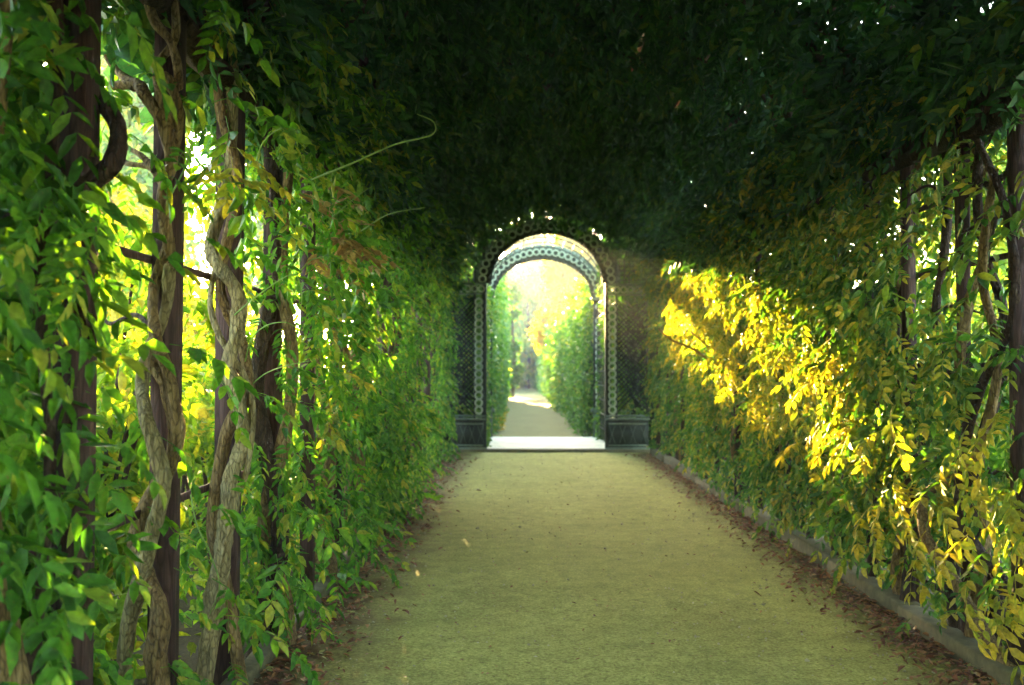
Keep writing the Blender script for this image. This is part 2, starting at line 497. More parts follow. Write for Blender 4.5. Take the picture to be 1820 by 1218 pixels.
tag(sheet('ground', -260, 260, -260, 260, -0.06, M_soil), 'brown earth spreading under the shrubs on both sides', kind='structure')
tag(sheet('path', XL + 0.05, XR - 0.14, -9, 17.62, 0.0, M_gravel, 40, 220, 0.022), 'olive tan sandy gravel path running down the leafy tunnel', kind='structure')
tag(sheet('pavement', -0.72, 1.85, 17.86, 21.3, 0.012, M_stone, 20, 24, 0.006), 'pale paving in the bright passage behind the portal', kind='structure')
tag(sheet('garden_path', -0.62, 1.5, 21.3, 130, -0.012, M_gravel2, 12, 120, 0.03), 'grey gravel path between the clipped hedges', kind='structure')

# kerbs: boards and stones laid end to end
def kerb(name, label, x0, x1, ys, z, mat):
    k = bpy.data.objects.new(name, None); k.location = (x0, 0, 0); link(k)
    tag(k, label, kind='structure')
    for a, b in zip(ys[:-1], ys[1:]):
        mb = MB()
        dx = rng.normal(0, 0.008); dz = rng.normal(0, 0.008)
        lo = np.array([x0 + dx, a + 0.006, -0.05]); hi = np.array([x1 + dx, b - 0.006, z + dz])
        mb.box(lo, hi, 0.003)
        o = mb.build('kerb_board', mat, k)
        bv = o.modifiers.new('edge', 'BEVEL'); bv.width = 0.012; bv.segments = 2
    return k
kerb('right_kerb', 'weathered tan kerb boards along the right side of the path', XR - 0.16, XR - 0.03, np.arange(-5.06, 17.7, 1.38), 0.10, M_kerb)
kerb('left_kerb', 'low kerb boards under the vines along the left side of the path', XL + 0.0, XL + 0.10, np.arange(-5.06, 17.7, 1.38), 0.07, M_kerb)

# threshold step
mb = MB(); mb.box((-1.25, 17.62, -0.05), (2.32, 17.86, 0.05), 0.002)
o = mb.build('threshold', M_kerb); tag(o, 'long stone sill across the path under the portal', kind='structure')
o.modifiers.new('edge', 'BEVEL').width = 0.012

# ------------------------------------------------------------------ pergola
left_posts = [3.02, 3.80, 4.62, 5.45, 6.35, 7.35, 8.5, 9.8, 11.0, 12.2, 13.4, 14.6, 15.8, 17.0]
right_posts = [4.2, 4.75, 5.34, 6.07, 6.75, 7.45, 8.2, 9.0, 9.9, 10.9, 12.0, 13.2, 14.5, 15.8, 17.0]
pg = thing('pergola', (XC, 9, 0), 'dark timber pergola frame carrying the vines over the path', 'pergola')
for y in [-5.5, -4.3, -3.1, -2.0, -1.0, 0.2, 1.2, 2.1] + left_posts:
    mb = MB(); w = 0.046
    mb.box((XL - w, y - w, -0.05), (XL + w, y + w, ZS + 0.02), 0.006)
    mb.build('post', M_post, pg)
for i, y in enumerate([-5.4, -4.2, -3.1, -2.0, -0.9, 0.4, 1.6, 2.6, 3.5] + right_posts):
    mb = MB(); w = 0.025 if i % 2 else 0.034
    mb.box((XR - 0.1 - w + 0.06, y - w, -0.05), (XR - 0.1 + w + 0.06, y + w, ZS + 0.02), 0.006)
    mb.build('post', M_post, pg)
def vault(th, off=0.0):
    return XC + (HW + off) * math.cos(th), ZS + (RISE + off) * math.sin(th)
for y in np.arange(-5.65, 17.4, 1.15):
    th = np.linspace(0, math.pi, 19)
    P = np.array([[vault(t)[0], y, vault(t)[1]] for t in th])
    mb = MB()
    for a, b in zip(P[:-1], P[1:]):
        mb.bar(a, b, 0.06, 0.05, (0, 1, 0))
    mb.build('arch_rib', M_post, pg)
for x, sg in ((XL, 1), (XR - 0.02, -1)):
    P = np.array([[x, y, ZS + rng.normal(0, 0.02)] for y in np.arange(-6, 17.6, 0.6)])
    mb = MB(); mb.tube(P, 0.062, 8, 0.12); mb.build('wall_plate', M_bark_dark, pg, True)
    for z in ((0.2, 0.40, 0.95, 1.5, 2.05, 2.45) if sg < 0 else (0.95, 1.9)):
        mb = MB(); mb.bar((x - sg * 0.05, -6, z), (x - sg * 0.05, 17.4, z + 0.02), 0.012, 0.03); mb.build('lath', M_post, pg)
for t in np.linspace(0.35, math.pi - 0.35, 9):
    x, z = vault(t, 0.04)
    mb = MB(); mb.bar((x, -6, z), (x, 17.4, z), 0.035, 0.02); mb.build('lath', M_post, pg)

# ------------------------------------------------------------------ vines: trunks
def px(u, v, d):
    """a point seen at photo pixel (u, v) at depth d metres, used once to read off positions"""
    return np.array([(u - 922) / 1770 * d, d, CAMZ + (653 - v) / 1770 * d])

def wig(P, a=0.03):
    P = np.array(P, float); P[1:-1] += rng.normal(0, a, (len(P) - 2, 3)); return P

def trunk_part(root, pts, rad, mat, name='trunk', n=10, rough=0.16, k=7):
    if root.name.startswith('climbing_vine'): rad = [q * (0.74 if name in ('trunk', 'bough') else 0.9) for q in rad]
    mb = MB(); mb.tube(spline(pts, k), rad, n, rough)
    return mb.build(name, mat, root, True)

LV = [(2.70, 'broad dark leaved vine hanging at the left edge before the nearest post', M_bark_dark),
      (3.76, 'vine with brown trunks braided round a post, between nearest post and snaking grey trunk', M_bark),
      (4.58, 'vine with one thick pale grey trunk snaking up beside the bright gap', M_bark_grey),
      (5.45, 'dark heavy trunked vine just beyond the snaking grey trunk', M_bark_dark),
      (6.85, 'sunlit yellow green leaf column with arching pale shoots and browned sprays', M_bark),
      (8.1, 'shaded leafy vine just past the sunlit column with browned sprays', M_bark),
      (10.5, 'second sunlit leaf column on the left wall, narrower and farther off', M_bark_dark),
      (11.8, 'dark small leaved vine close behind the second sunlit leaf column', M_bark_dark),
      (16.2, 'third and farthest leaf column on the left, brushing the dark portal panel', M_bark_dark)]
RV = [(4.35, 'vine with diagonal twisted stems at the right edge of the picture', M_bark_dark),
      (5.3, 'sparse vine with hanging leaflets coloured sunlit gold on the nearest right post', M_bark_dark),
      (6.2, 'vine with drooping leaves over the bare kerb gap on the right', M_bark_dark),
      (7.4, 'bushy right wall vine with leaves trailing over the kerb', M_bark_dark),
      (8.9, 'right wall vine crossed by the broad golden band of sunlight', M_bark_dark),
      (10.7, 'brightest golden vine in the sunlit patch of the right wall', M_bark_dark),
      (12.8, 'right wall vine with a long bare shoot pointing at the portal', M_bark_dark),
      (15.2, 'dense dark green vine next to the portal on the right', M_bark_dark)]
vine_root = {}
for side, lst, x, grp in ((-1, LV, XL, 'climbing vines on the left pergola wall'), (1, RV, XR, 'climbing vines on the right pergola wall')):
    for i, (y, lab, bm) in enumerate(lst):
        r = thing('climbing_vine', (x, y, 0), lab, 'vine', grp)
        vine_root[(side, i)] = (r, y, bm)

# left near vine: leaning reddish trunk low at the picture's edge
r = vine_root[(-1, 0)][0]
trunk_part(r, [(-1.26, 2.72, -0.05), (-1.30, 2.70, 0.45), (-1.37, 2.62, 0.9), (-1.40, 2.55, 1.6), (-1.38, 2.6, 2.2), (-1.36, 2.66, 2.9)], [0.06, 0.05, 0.038, 0.03], M_bark)
trunk_part(r, [(-1.32, 2.80, -0.05), (-1.36, 2.78, 0.5), (-1.33, 2.82, 1.2), (-1.38, 2.85, 1.8), (-1.33, 2.84, 2.3), (-1.40, 2.9, 2.9)], [0.03, 0.025, 0.022, 0.034], M_bark_dark)
trunk_part(r, [px(130, 330, 3.0), px(185, 300, 3.0), px(205, 230, 3.05), px(160, 150, 3.1), px(120, 40, 3.1)], [0.03, 0.034, 0.03, 0.03], M_bark_dark, 'branch')
# second: braided brown trunks round the post
r = vine_root[(-1, 1)][0]
d = 3.70
trunk_part(r, [px(300, 1290, d), px(280, 1180, d), px(285, 1080, d-.03), px(250, 1000, d), px(247, 930, d), px(285, 860, d+.03), px(312, 790, d), px(300, 700, d-.06), px(265, 640, d-.04)], [0.055, 0.05, 0.042, 0.04, 0.036], M_bark, rough=0.2)
trunk_part(r, [px(215, 1250, d+.05), px(232, 1110, d+.02), px(268, 960, d-.06), px(290, 850, d-.08), px(258, 740, d-.06), px(255, 650, d+.04), px(290, 560, d+.06), px(300, 470, d)], [0.042, 0.04, 0.034, 0.03], M_bark_grey, rough=0.2)
trunk_part(r, [px(265, 880, d), px(310, 800, d-.04), px(305, 690, d-.07), px(275, 600, d-.05), px(270, 520, d+.02), px(300, 420, d+.06)], [0.03, 0.03, 0.026], M_bark)
trunk_part(r, [px(300, 460, d+.05), px(285, 350, d-.02), px(300, 290, d-.06), px(288, 225, d-.07), px(252, 165, d-.06), px(235, 145, d), px(190, 150, d+.08)], [0.03, 0.03, 0.034, 0.03, 0.022], M_bark)
trunk_part(r, [px(300, 300, d), px(312, 190, d-.05), px(285, 130, d-.07), px(312, 150, d), px(300, 75, d-.06), px(270, 35, d-.06), px(250, -20, d)], [0.026, 0.024, 0.022, 0.022, 0.028], M_bark)
trunk_part(r, [px(303, 225, d-.05), px(280, 170, d-.07), px(275, 110, d+.03), px(305, 60, d+.04), px(300, -30, d)], [0.024, 0.022, 0.02], M_bark)
trunk_part(r, [px(235, 150, d), px(205, 125, d+.1), px(180, 95, d+.16)], [0.022, 0.012], M_bark, 'branch')
trunk_part(r, [px(290, 330, d), px(262, 295, d+.05), px(215, 285, d+.1), px(190, 240, d+.15)], [0.02, 0.012, 0.007], M_bark, 'branch')
trunk_part(r, [px(270, 300, d), px(240, 270, d+.05), px(205, 255, d+.1)], [0.016, 0.007], M_bark, 'branch')
trunk_part(r, [px(275, 600, d), px(240, 560, d+.1), px(190, 575, d+.2), px(165, 530, d+.25)], [0.014, 0.01, 0.006], M_bark_dark, 'branch')
trunk_part(r, [px(262, 930, d), px(225, 925, d), px(185, 955, d+.1), px(155, 950, d+.15)], [0.012, 0.009, 0.006], M_bark, 'branch')
# third: snaking pale trunk
r = vine_root[(-1, 2)][0]
d = 4.5
trunk_part(r, [px(360, 1280, d), px(380, 1090, d), px(395, 990, d-.05), px(408, 900, d-.08), px(412, 840, d-.08), px(432, 790, d-.05), px(425, 720, d-.09), px(405, 650, d-.08), px(420, 590, d-.06), px(420, 520, d-.05), px(385, 470, d-.05), px(372, 430, d), px(400, 330, d+.05), px(410, 200, d+.03), px(400, 40, d)], [0.062, 0.055, 0.05, 0.046, 0.042, 0.045, 0.04, 0.036, 0.036], M_bark_grey, rough=0.22)
trunk_part(r, [px(440, 1270, d+.1), px(405, 1050, d+.05), px(380, 930, d-.02), px(400, 780, d-.02), px(440, 690, d-.02), px(425, 600, d+.03), px(390, 520, d-.02), px(400, 430, d-.04), px(420, 320, d-.03), px(385, 180, d), px(372, 60, d)], [0.045, 0.04, 0.036, 0.03, 0.032, 0.026], M_bark, rough=0.2)
trunk_part(r, [px(420, 880, d), px(440, 830, d-.05), px(445, 700, d-.06), px(390, 600, d-.08), px(372, 540, d-.06), px(380, 470, d)], [0.02, 0.02, 0.017], M_bark_grey)
# fourth: dark heavy trunks
r = vine_root[(-1, 3)][0]
d = 5.35
trunk_part(r, [px(455, 1190, d), px(470, 1080, d), px(500, 960, d-.05), px(480, 830, d-.08), px(455, 700, d-.05), px(475, 560, d), px(490, 400, d), px(470, 200, d), px(450, 40, d)], [0.075, 0.066, 0.06, 0.05, 0.045], M_bark_dark)
trunk_part(r, [px(520, 1160, d+.1), px(505, 1060, d+.05), px(470, 930, d), px(500, 800, d-.06), px(520, 660, d), px(500, 480, d), px(510, 300, d)], [0.06, 0.05, 0.045, 0.036], M_bark, rough=0.2)
# the others, grown by rule
for (side, i), (r, y, bm) in vine_root.items():
    if side < 0 and i < 4: continue
    x = XL if side < 0 else XR
    inn = -side
    for k in range(2 if y > 9 else 3):
        yy = y + rng.normal(0, 0.13)
        zs = np.linspace(-0.05, ZS, 9)
        ph = rng.uniform(0, 6.28)
        lean = rng.normal(0, 0.10)
        pts = [(x + inn * (0.02 + 0.06 * math.sin(z * 4 + ph)) + rng.normal(0, .015), yy + lean * z + 0.08 * math.cos(z * 4 + ph) + rng.normal(0, .025), z) for z in zs]
        trunk_part(r, pts, [0.055, 0.042, 0.034, 0.03], bm if k != 1 else M_bark, rough=0.2, k=5, n=8)
# right near: twisting diagonal stems and a heavy bough along the plate
r = vine_root[(1, 0)][0]
trunk_part(r, [px(1800, 1200, 4.7), px(1740, 1120, 5.0), px(1690, 1030, 5.2), px(1640, 950, 5.4), px(1640, 880, 5.5), px(1690, 850, 5.3), px(1740, 790, 5.0), px(1770, 640, 4.9), px(1745, 480, 4.9), px(1770, 300, 4.8)], [0.05, 0.044, 0.038, 0.032, 0.03, 0.026], M_bark)
trunk_part(r, [px(1790, 1230, 4.75), px(1790, 1060, 4.85), px(1720, 960, 5.1), px(1700, 860, 5.2), px(1735, 700, 5.0), px(1800, 560, 4.75), px(1790, 380, 4.7), px(1740, 250, 4.9)], [0.05, 0.04, 0.03, 0.024], M_bark_dark)
trunk_part(r, [px(1840, 160, 4.7), px(1750, 225, 5.0), px(1690, 245, 5.4), px(1600, 290, 6.1), px(1500, 330, 7.1), px(1440, 350, 7.9)], [0.075, 0.07, 0.065, 0.05, 0.03], M_bark_dark, 'bough')
for a in ([(1700, 420, 5.3), (1760, 390, 5.0), (1830, 380, 4.7)], [(1705, 330, 5.3), (1760, 250, 5.1), (1785, 180, 5.1)], [(1690, 300, 5.4), (1740, 330, 5.2), (1815, 290, 4.9)],
          [(1650, 205, 5.6), (1700, 180, 5.4), (1760, 160, 5.2)], [(1740, 520, 5.1), (1785, 330, 5.0), (1810, 200, 4.9)], [(1680, 350, 5.5), (1650, 330, 5.6), (1600, 360, 6.0)],
          [(1650, 560, 5.7), (1700, 545, 5.4), (1800, 580, 4.8)], [(1660, 1000, 5.5), (1735, 940, 5.1), (1820, 960, 4.8)]):
    trunk_part(r, [px(*q) for q in a], [0.011, 0.009, 0.006], M_bark_dark, 'branch', n=5)
# boughs that climb over the vault
for (side, i), (r, y, bm) in vine_root.items():
    for k in range(2):
        pts = []
        y2 = y + rng.normal(0, 0.3); drift = rng.normal(0, 0.7)
        for t in np.linspace(0, 1.25, 7):
            th = math.pi - t if side < 0 else t
            x, z = vault(th, -0.02 + rng.normal(0, .03)); pts.append((x, y2 + drift * t + rng.normal(0, .05), z))
        trunk_part(r, pts, [0.034, 0.024, 0.014], M_bark_dark, 'bough', n=7, k=4)

# ------------------------------------------------------------------ vines: leaves
def wall_leaves(side, n, dens, sc=(0.75, 1.25), depth=(0.40, 0.22), y0=Y0, y1=Y1, ymin_z=0.08):
    """compound leaves on one wall; dens(y, z) in 0..1 keeps or drops a leaf"""
    x = XL if side < 0 else XR
    inn = -side
    y = rng.uniform(y0, y1, n); z = rng.uniform(ymin_z, ZS + 0.45, n)
    off = rng.uniform(-depth[1], depth[0], n)
    P = np.stack([np.full(n, x), y, z], 1)
    cl = vnoise(P, 2.3); cl2 = vnoise(P, 5.0)
    keep = rng.random(n) < dens(y, z, cl, cl2)
    bulge = (vnoise(P, 1.1) - 0.5) * 0.30 - 0.10 - 0.10 * np.clip((y - 8) / 8, 0, 1)
    P[:, 0] += inn * (off + bulge)
    k = np.where(z > ZS)[0]
    P[k, 0] += inn * (z[k] - ZS) * 0.45
    P[:, 0] -= inn * (y < 2.95) * (side < 0) * rng.uniform(0, 0.45, n)
    P = P[keep]; m = len(P)
    D = np.stack([inn * rng.normal(0.75, 0.5, m), rng.normal(-0.15, 0.65, m), rng.normal(-0.30, 0.42, m)], 1)
    U = np.stack([inn * rng.normal(0.35, 0.3, m), rng.normal(0, 0.35, m), rng.normal(1.0, 0.3, m)], 1)
    return P, frames(D, U), rng.uniform(*sc, m)

colL = np.array([v[0] for v in LV]); colR = np.array([v[0] for v in RV])
postsL = np.array([1.2, 2.1] + left_posts)
def densL(y, z, c, c2):
    near = np.abs(y[:, None] - postsL[None]).min(1)
    opening = np.clip((5.0 - y) / 0.5, 0, 1) * np.clip((y - 2.70) / 0.1, 0, 1) * np.clip((3.6 - z) / 0.4, 0, 1)
    seg = np.zeros(len(y))
    for a, b in ((4.95, 5.85), (6.55, 8.55), (10.15, 12.2), (15.2, 17.5)):
        seg = np.maximum(seg, np.clip((y - a) / 0.08, 0, 1) * np.clip((b - y) / 0.15, 0, 1))
    top = np.clip((z - 2.15 - 0.5 * (c - 0.5) - 0.03 * (y - 5)) / 0.25, 0, 1)
    low = 0.35 + 0.65 * np.clip((z - 0.25) / 0.4, 0, 1)
    base = np.maximum(seg * low * (0.45 + 0.9 * (c > 0.40) * (0.4 + c)), np.maximum(top, np.where((y > 8.3) & (y < 10.4) & (z < 1.7), 0.95, np.where((y > 8.4) & (z < 1.1), 0.5, 0.07))))  # foot of the gap filled with leaves to block stray sun
    g = 0.09 + 0.85 * np.exp(-(near / 0.13) ** 2) * (c2 > 0.42)
    base = np.where(y < 2.72, 1.0, base)
    return (1 - opening) * np.clip(base, 0, 1) + opening * g * 0.34 * (1 + 0.5 * (y < 3.1))
def densR(y, z, c, c2):
    low = np.clip((z - 0.15) / 0.5, 0.12, 1)
    nearz = np.clip((6.6 - y) / 1.0, 0, 1)
    return low * np.clip((1 - 0.80 * nearz) * (0.35 + 1.1 * (c > 0.40) * (0.4 + c)) + nearz * 0.55 * (c2 > 0.55) * np.where(z > 1.7, 0.08, 1.0), 0, 1)

def give_leaves(side, data, mat, near_y, max_near, cols):
    P, R, s = data
    owner = np.abs(P[:, 1][:, None] - cols[None]).argmin(1)
    for i in range(len(cols)):
        r, y, bm = vine_root[(side, i)]
        q = np.where(owner == i)[0]
        if not len(q): continue
        near = q[:0]
        if y < near_y:
            # the leaves that face the path and stand inside the frame become parts of their own
            sc = np.where(side < 0, P[q, 0], -P[q, 0]) * 2.0 - 0.15 * P[q, 1] + (P[q, 1] > 2.5)
            near = q[np.argsort(-sc)[:max_near]]
            q = np.setdiff1d(q, near)
        if len(q):
            V, F = scatter(PIN, P[q], R[q], s[q])
            part('foliage', V, F, mat, r, kind='stuff')
        for j, k in enumerate(near):
            o = bpy.data.objects.new('leaf', NEAR[mat.name][j % len(PIN_NEAR)])
            link(o, r)
            from mathutils import Matrix
            Mx = Matrix([[*(R[k][a] * s[k]), P[k][a] - r.location[a]] for a in range(3)] + [[0, 0, 0, 1]])
            o.matrix_local = Mx
NEAR = {}
for m in (M_left, M_right):
    NEAR[m.name] = [mesh_np('leaf', v, f, m) for v, f in PIN_NEAR]

give_leaves(-1, wall_leaves(-1, 9000, densL, sc=(0.5, 1.1)), M_left, 9, 130, colL)
give_leaves(1, wall_leaves(1, 18000, densR, sc=(0.5, 1.1), depth=(0.28, 0.30)), M_right, 9.5, 130, colR)

# a thick curtain beside and behind the nearest left post
m = 1150
P = np.stack([rng.normal(-1.58, 0.20, m), rng.normal(3.05, 0.28, m), rng.uniform(0.15, 3.4, m)], 1)
q = (np.abs(P[:, 0] / P[:, 1] + 0.54) < 0.07); P = P[q]; m = len(P)
D = np.stack([rng.normal(0.5, 0.6, m), rng.normal(-0.3, 0.6, m), rng.normal(-0.4, 0.4, m)], 1)
U = np.stack([rng.normal(0.3, 0.3, m), rng.normal(0, 0.35, m), rng.normal(1.0, 0.3, m)], 1)
V, F = scatter(PIN, P, frames(D, U), rng.uniform(0.8, 1.3, m))
part('foliage', V, F, M_left, vine_root[(-1, 0)][0], kind='stuff')
# low leaves added in the gap to keep sun spots off the path
m = 330
P = np.stack([rng.uniform(-1.75, -1.32, m), rng.uniform(8.4, 10.6, m), 0.06 + 1.7 * rng.random(m) ** 1.3], 1)
D = np.stack([rng.normal(0.5, 0.6, m), rng.normal(-0.2, 0.7, m), rng.normal(-0.3, 0.4, m)], 1)
V, F = scatter(PIN, P, frames(D, np.stack([rng.normal(0.3, 0.3, m), rng.normal(0, 0.35, m), rng.normal(1.0, 0.3, m)], 1)), rng.uniform(0.7, 1.2, m))
part('foliage', V, F, M_left, vine_root[(-1, 5)][0], kind='stuff')
# browned and yellowed sprays on the sunlit column
from mathutils import Matrix
BROWN = [mesh_np('leaf', v, f, M_dry) for v, f in PIN_NEAR[:3]]
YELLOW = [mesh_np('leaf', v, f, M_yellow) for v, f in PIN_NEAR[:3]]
def spray(root, u, v, d, me, s, lab):
    p = px(u, v, d)
    R = frames(np.array([[rng.normal(0.8, 0.4), rng.normal(-0.2, 0.5), rng.normal(0.1, 0.4)]]), np.array([[0.2, -0.2, 1.0]]))[0]
    o = bpy.data.objects.new('leaf', me); link(o, root)
    o.matrix_local = Matrix([[*(R[a] * s), p[a] - root.location[a]] for a in range(3)] + [[0, 0, 0, 1]])
    o['label'] = lab
for k in range(16):
    spray(vine_root[(-1, 4)][0], rng.normal(592, 24), rng.normal(420, 26), 5.75 + rng.normal(0, .1), BROWN[k % 3], rng.uniform(0.7, 1.0), 'browned dry leaf spray')
for k in range(7):
    spray(vine_root[(-1, 2)][0], rng.normal(405, 22), rng.normal(285, 22), 4.1, YELLOW[k % 3], rng.uniform(0.6, 0.8), 'yellowing leaf spray')
for k in range(14):
    spray(vine_root[(-1, 4)][0], rng.normal(565, 22), rng.uniform(500, 760), 6.0 + rng.normal(0, .15), YELLOW[k % 3], rng.uniform(0.6, 0.9), 'yellowing leaf spray')

# leaves coloured gold for the sunlit band, hanging clear of the right wall
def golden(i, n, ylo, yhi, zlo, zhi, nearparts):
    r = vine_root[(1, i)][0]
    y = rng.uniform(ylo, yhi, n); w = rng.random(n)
    zc = 1.02 + (y - 5.0) * 0.155                        # gold leaf colour laid along the slanting sunlit band
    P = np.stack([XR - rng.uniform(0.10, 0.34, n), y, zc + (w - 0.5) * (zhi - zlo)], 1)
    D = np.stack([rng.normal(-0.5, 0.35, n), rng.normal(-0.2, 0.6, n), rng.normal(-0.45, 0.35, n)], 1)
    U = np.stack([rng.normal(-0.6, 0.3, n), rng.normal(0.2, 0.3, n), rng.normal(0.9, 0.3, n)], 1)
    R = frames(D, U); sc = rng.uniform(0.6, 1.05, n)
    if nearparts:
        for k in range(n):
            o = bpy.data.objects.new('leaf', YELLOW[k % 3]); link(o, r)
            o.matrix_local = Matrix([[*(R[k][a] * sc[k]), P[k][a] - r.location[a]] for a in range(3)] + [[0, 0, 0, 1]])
            o['label'] = 'hanging leaf coloured gold as if sunlit'
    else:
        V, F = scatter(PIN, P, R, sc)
        part('sunlit_gold_foliage', V, F, M_yellow, r, kind='stuff')
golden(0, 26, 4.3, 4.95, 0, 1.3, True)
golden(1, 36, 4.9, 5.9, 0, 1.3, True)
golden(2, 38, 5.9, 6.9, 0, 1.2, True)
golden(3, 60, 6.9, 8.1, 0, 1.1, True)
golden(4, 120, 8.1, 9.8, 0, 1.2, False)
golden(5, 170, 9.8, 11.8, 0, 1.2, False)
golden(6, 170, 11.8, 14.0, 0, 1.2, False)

# arching pale shoots
def shoot(root, pts, r0=0.004, mat=M_shoot, leaves=0):
    pts = [np.array(q) * (0.92, 0.92, 1) + (0, 0, -0.08 * (q[2] - CAMZ)) for q in pts]
    trunk_part(root, pts, [r0, r0 * 0.8, r0 * 0.45], mat, 'shoot', n=5, rough=0.05, k=8)
r3 = vine_root[(-1, 3)][0]; r4 = vine_root[(-1, 4)][0]; r2 = vine_root[(-1, 2)][0]; r5 = vine_root[(-1, 5)][0]
shoot(r2, [px(300, 345, 3.9), px(325, 295, 3.9), px(340, 245, 3.9), px(368, 236, 3.9), px(388, 255, 3.95)])
shoot(r3, [px(450, 300, 4.9), px(462, 255, 4.85), px(490, 228, 4.8), px(520, 228, 4.8), px(541, 262, 4.85)])
shoot(r3, [px(432, 655, 4.9), px(445, 605, 4.8), px(470, 580, 4.75), px(505, 573, 4.7), px(530, 585, 4.75)])
shoot(r3, [px(440, 690, 4.9), px(470, 665, 4.8), px(510, 650, 4.75), px(560, 640, 4.8)])
shoot(r3, [px(415, 560, 4.8), px(450, 530, 4.75), px(500, 495, 4.7), px(525, 490, 4.7), px(535, 520, 4.75), px(533, 555, 4.8)])
shoot(r4, [px(525, 490, 5.9), px(555, 460, 5.8), px(590, 462, 5.8), px(615, 480, 5.8), px(628, 512, 5.85)])
shoot(r4, [px(600, 590, 6.2), px(620, 540, 6.1), px(632, 525, 6.1), px(650, 540, 6.15)])
shoot(r4, [px(590, 385, 5.8), px(630, 350, 5.7), px(660, 330, 5.7)])
shoot(r4, [px(545, 320, 5.6), px(620, 290, 5.3), px(700, 255, 5.2), px(765, 238, 5.1), px(770, 215, 5.1), px(740, 200, 5.1)], 0.006)
shoot(r5, [px(640, 410, 7.2), px(690, 380, 6.8), px(755, 368, 6.6)], 0.006)
shoot(r2, [px(340, 880, 4.3), px(350, 930, 4.2), px(375, 985, 4.15), px(392, 1040, 4.1), px(375, 1090, 4.1)])
shoot(vine_root[(1, 6)][0], [px(1260, 640, 12.0), px(1230, 620, 11.6), px(1195, 605, 11.2), px(1170, 585, 11)], 0.018, M_bark)
shoot(vine_root[(1, 6)][0], [px(1265, 625, 12.0), px(1240, 600, 11.6), px(1218, 585, 11.4)], 0.014, M_bark)

# canopy: two layers, the seen one of compound leaves, the upper one of larger leaves
def canopy(n, tm, off, sc, hang, dens):
    th = rng.uniform(0.02, math.pi - 0.02, n); y = rng.uniform(Y0, Y1, n)
    o = rng.uniform(*off, n)
    P = np.stack([XC + HW * np.cos(th), y, ZS + RISE * np.sin(th)], 1)
    N = np.stack([np.cos(th) / HW, np.zeros(n), np.sin(th) / RISE], 1); N /= np.linalg.norm(N, axis=1, keepdims=True)
    b = (vnoise(P, 1.3) - 0.5) * 0.40
    keep = rng.random(n) < dens(P)
    P = P + N * (o + b * (o < 0.1))[:, None]
    P = P[keep]; N = N[keep]; m = len(P)
    D = rng.normal(0, 0.8, (m, 3)) * np.array([1, 1, 0.5]); D[:, 2] -= hang
    U = N * 0.8 + rng.normal(0, 0.4, (m, 3)); U[:, 2] += 0.5
    return scatter(tm, P, frames(D, U), rng.uniform(*sc, m))
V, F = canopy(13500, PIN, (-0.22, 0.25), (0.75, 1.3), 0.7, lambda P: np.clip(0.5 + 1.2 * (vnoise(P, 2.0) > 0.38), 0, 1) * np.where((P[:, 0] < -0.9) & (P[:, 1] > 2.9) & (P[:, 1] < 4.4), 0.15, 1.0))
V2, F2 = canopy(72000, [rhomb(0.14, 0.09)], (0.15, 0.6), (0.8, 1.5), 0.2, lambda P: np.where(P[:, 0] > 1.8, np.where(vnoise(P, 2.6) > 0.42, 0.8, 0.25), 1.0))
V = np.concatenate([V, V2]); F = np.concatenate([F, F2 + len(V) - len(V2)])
nb = 46000                                              # the same tunnel behind the camera, coarser
th = rng.uniform(-0.55, 3.7, nb); yb = rng.uniform(YBACK, Y0 + 0.1, nb)
P = np.stack([XC + HW * np.cos(th), yb, ZS + RISE * np.sin(th)], 1)
side_ = (th < 0) | (th > math.pi)
P[th < 0, 0] = XR; P[th > math.pi, 0] = XL
P[side_, 2] = rng.uniform(0.05, ZS, side_.sum())
P[:, 0] += np.sign(P[:, 0] - XC) * rng.uniform(-0.12, 0.4, nb); P[:, 2] += (~side_) * rng.uniform(0, 0.4, nb)
D = rng.normal(0, 0.8, (nb, 3)); D[:, 2] -= 0.5; U = rng.normal(0, 0.6, (nb, 3)); U[:, 2] += 0.5
V3, F3 = scatter([rhomb(0.14, 0.09)], P, frames(D, U), rng.uniform(0.8, 1.4, nb))
F = np.concatenate([F, F3 + len(V)]); V = np.concatenate([V, V3])
n = 13000                                                # leaves that close the end over and beside the arch
P = np.stack([rng.uniform(XL - 0.3, XR + 0.3, n), rng.uniform(17.1, 18.3, n), rng.uniform(2.3, 5.2, n)], 1)
e = ((P[:, 0] - 0.5) / 1.30) ** 2 + (np.maximum(P[:, 2] - 3.0, 0) / 1.15) ** 2
P = P[(e > np.where(P[:, 1] > 17.86, 0.70, 1.0) + 0.10 * vnoise(P, 3.0)) & ((np.abs(P[:, 0] - 0.5) < 1.3) | (P[:, 2] > 3.6 + 0.5 * vnoise(P, 2.0)) | (P[:, 1] > 17.95))]
m = len(P)
D = rng.normal(0, 0.8, (m, 3)); D[:, 2] -= 0.6; U = rng.normal(0, 0.4, (m, 3)); U[:, 1] -= 0.8
V3, F3 = scatter([rhomb(0.12, 0.075)], P, frames(D, U), rng.uniform(0.8, 1.4, m))
F = np.concatenate([F, F3 + len(V)]); V = np.concatenate([V, V3])
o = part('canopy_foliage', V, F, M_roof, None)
tag(o, 'dark leafy roof of interlaced vines over the whole path', 'foliage', kind='stuff')

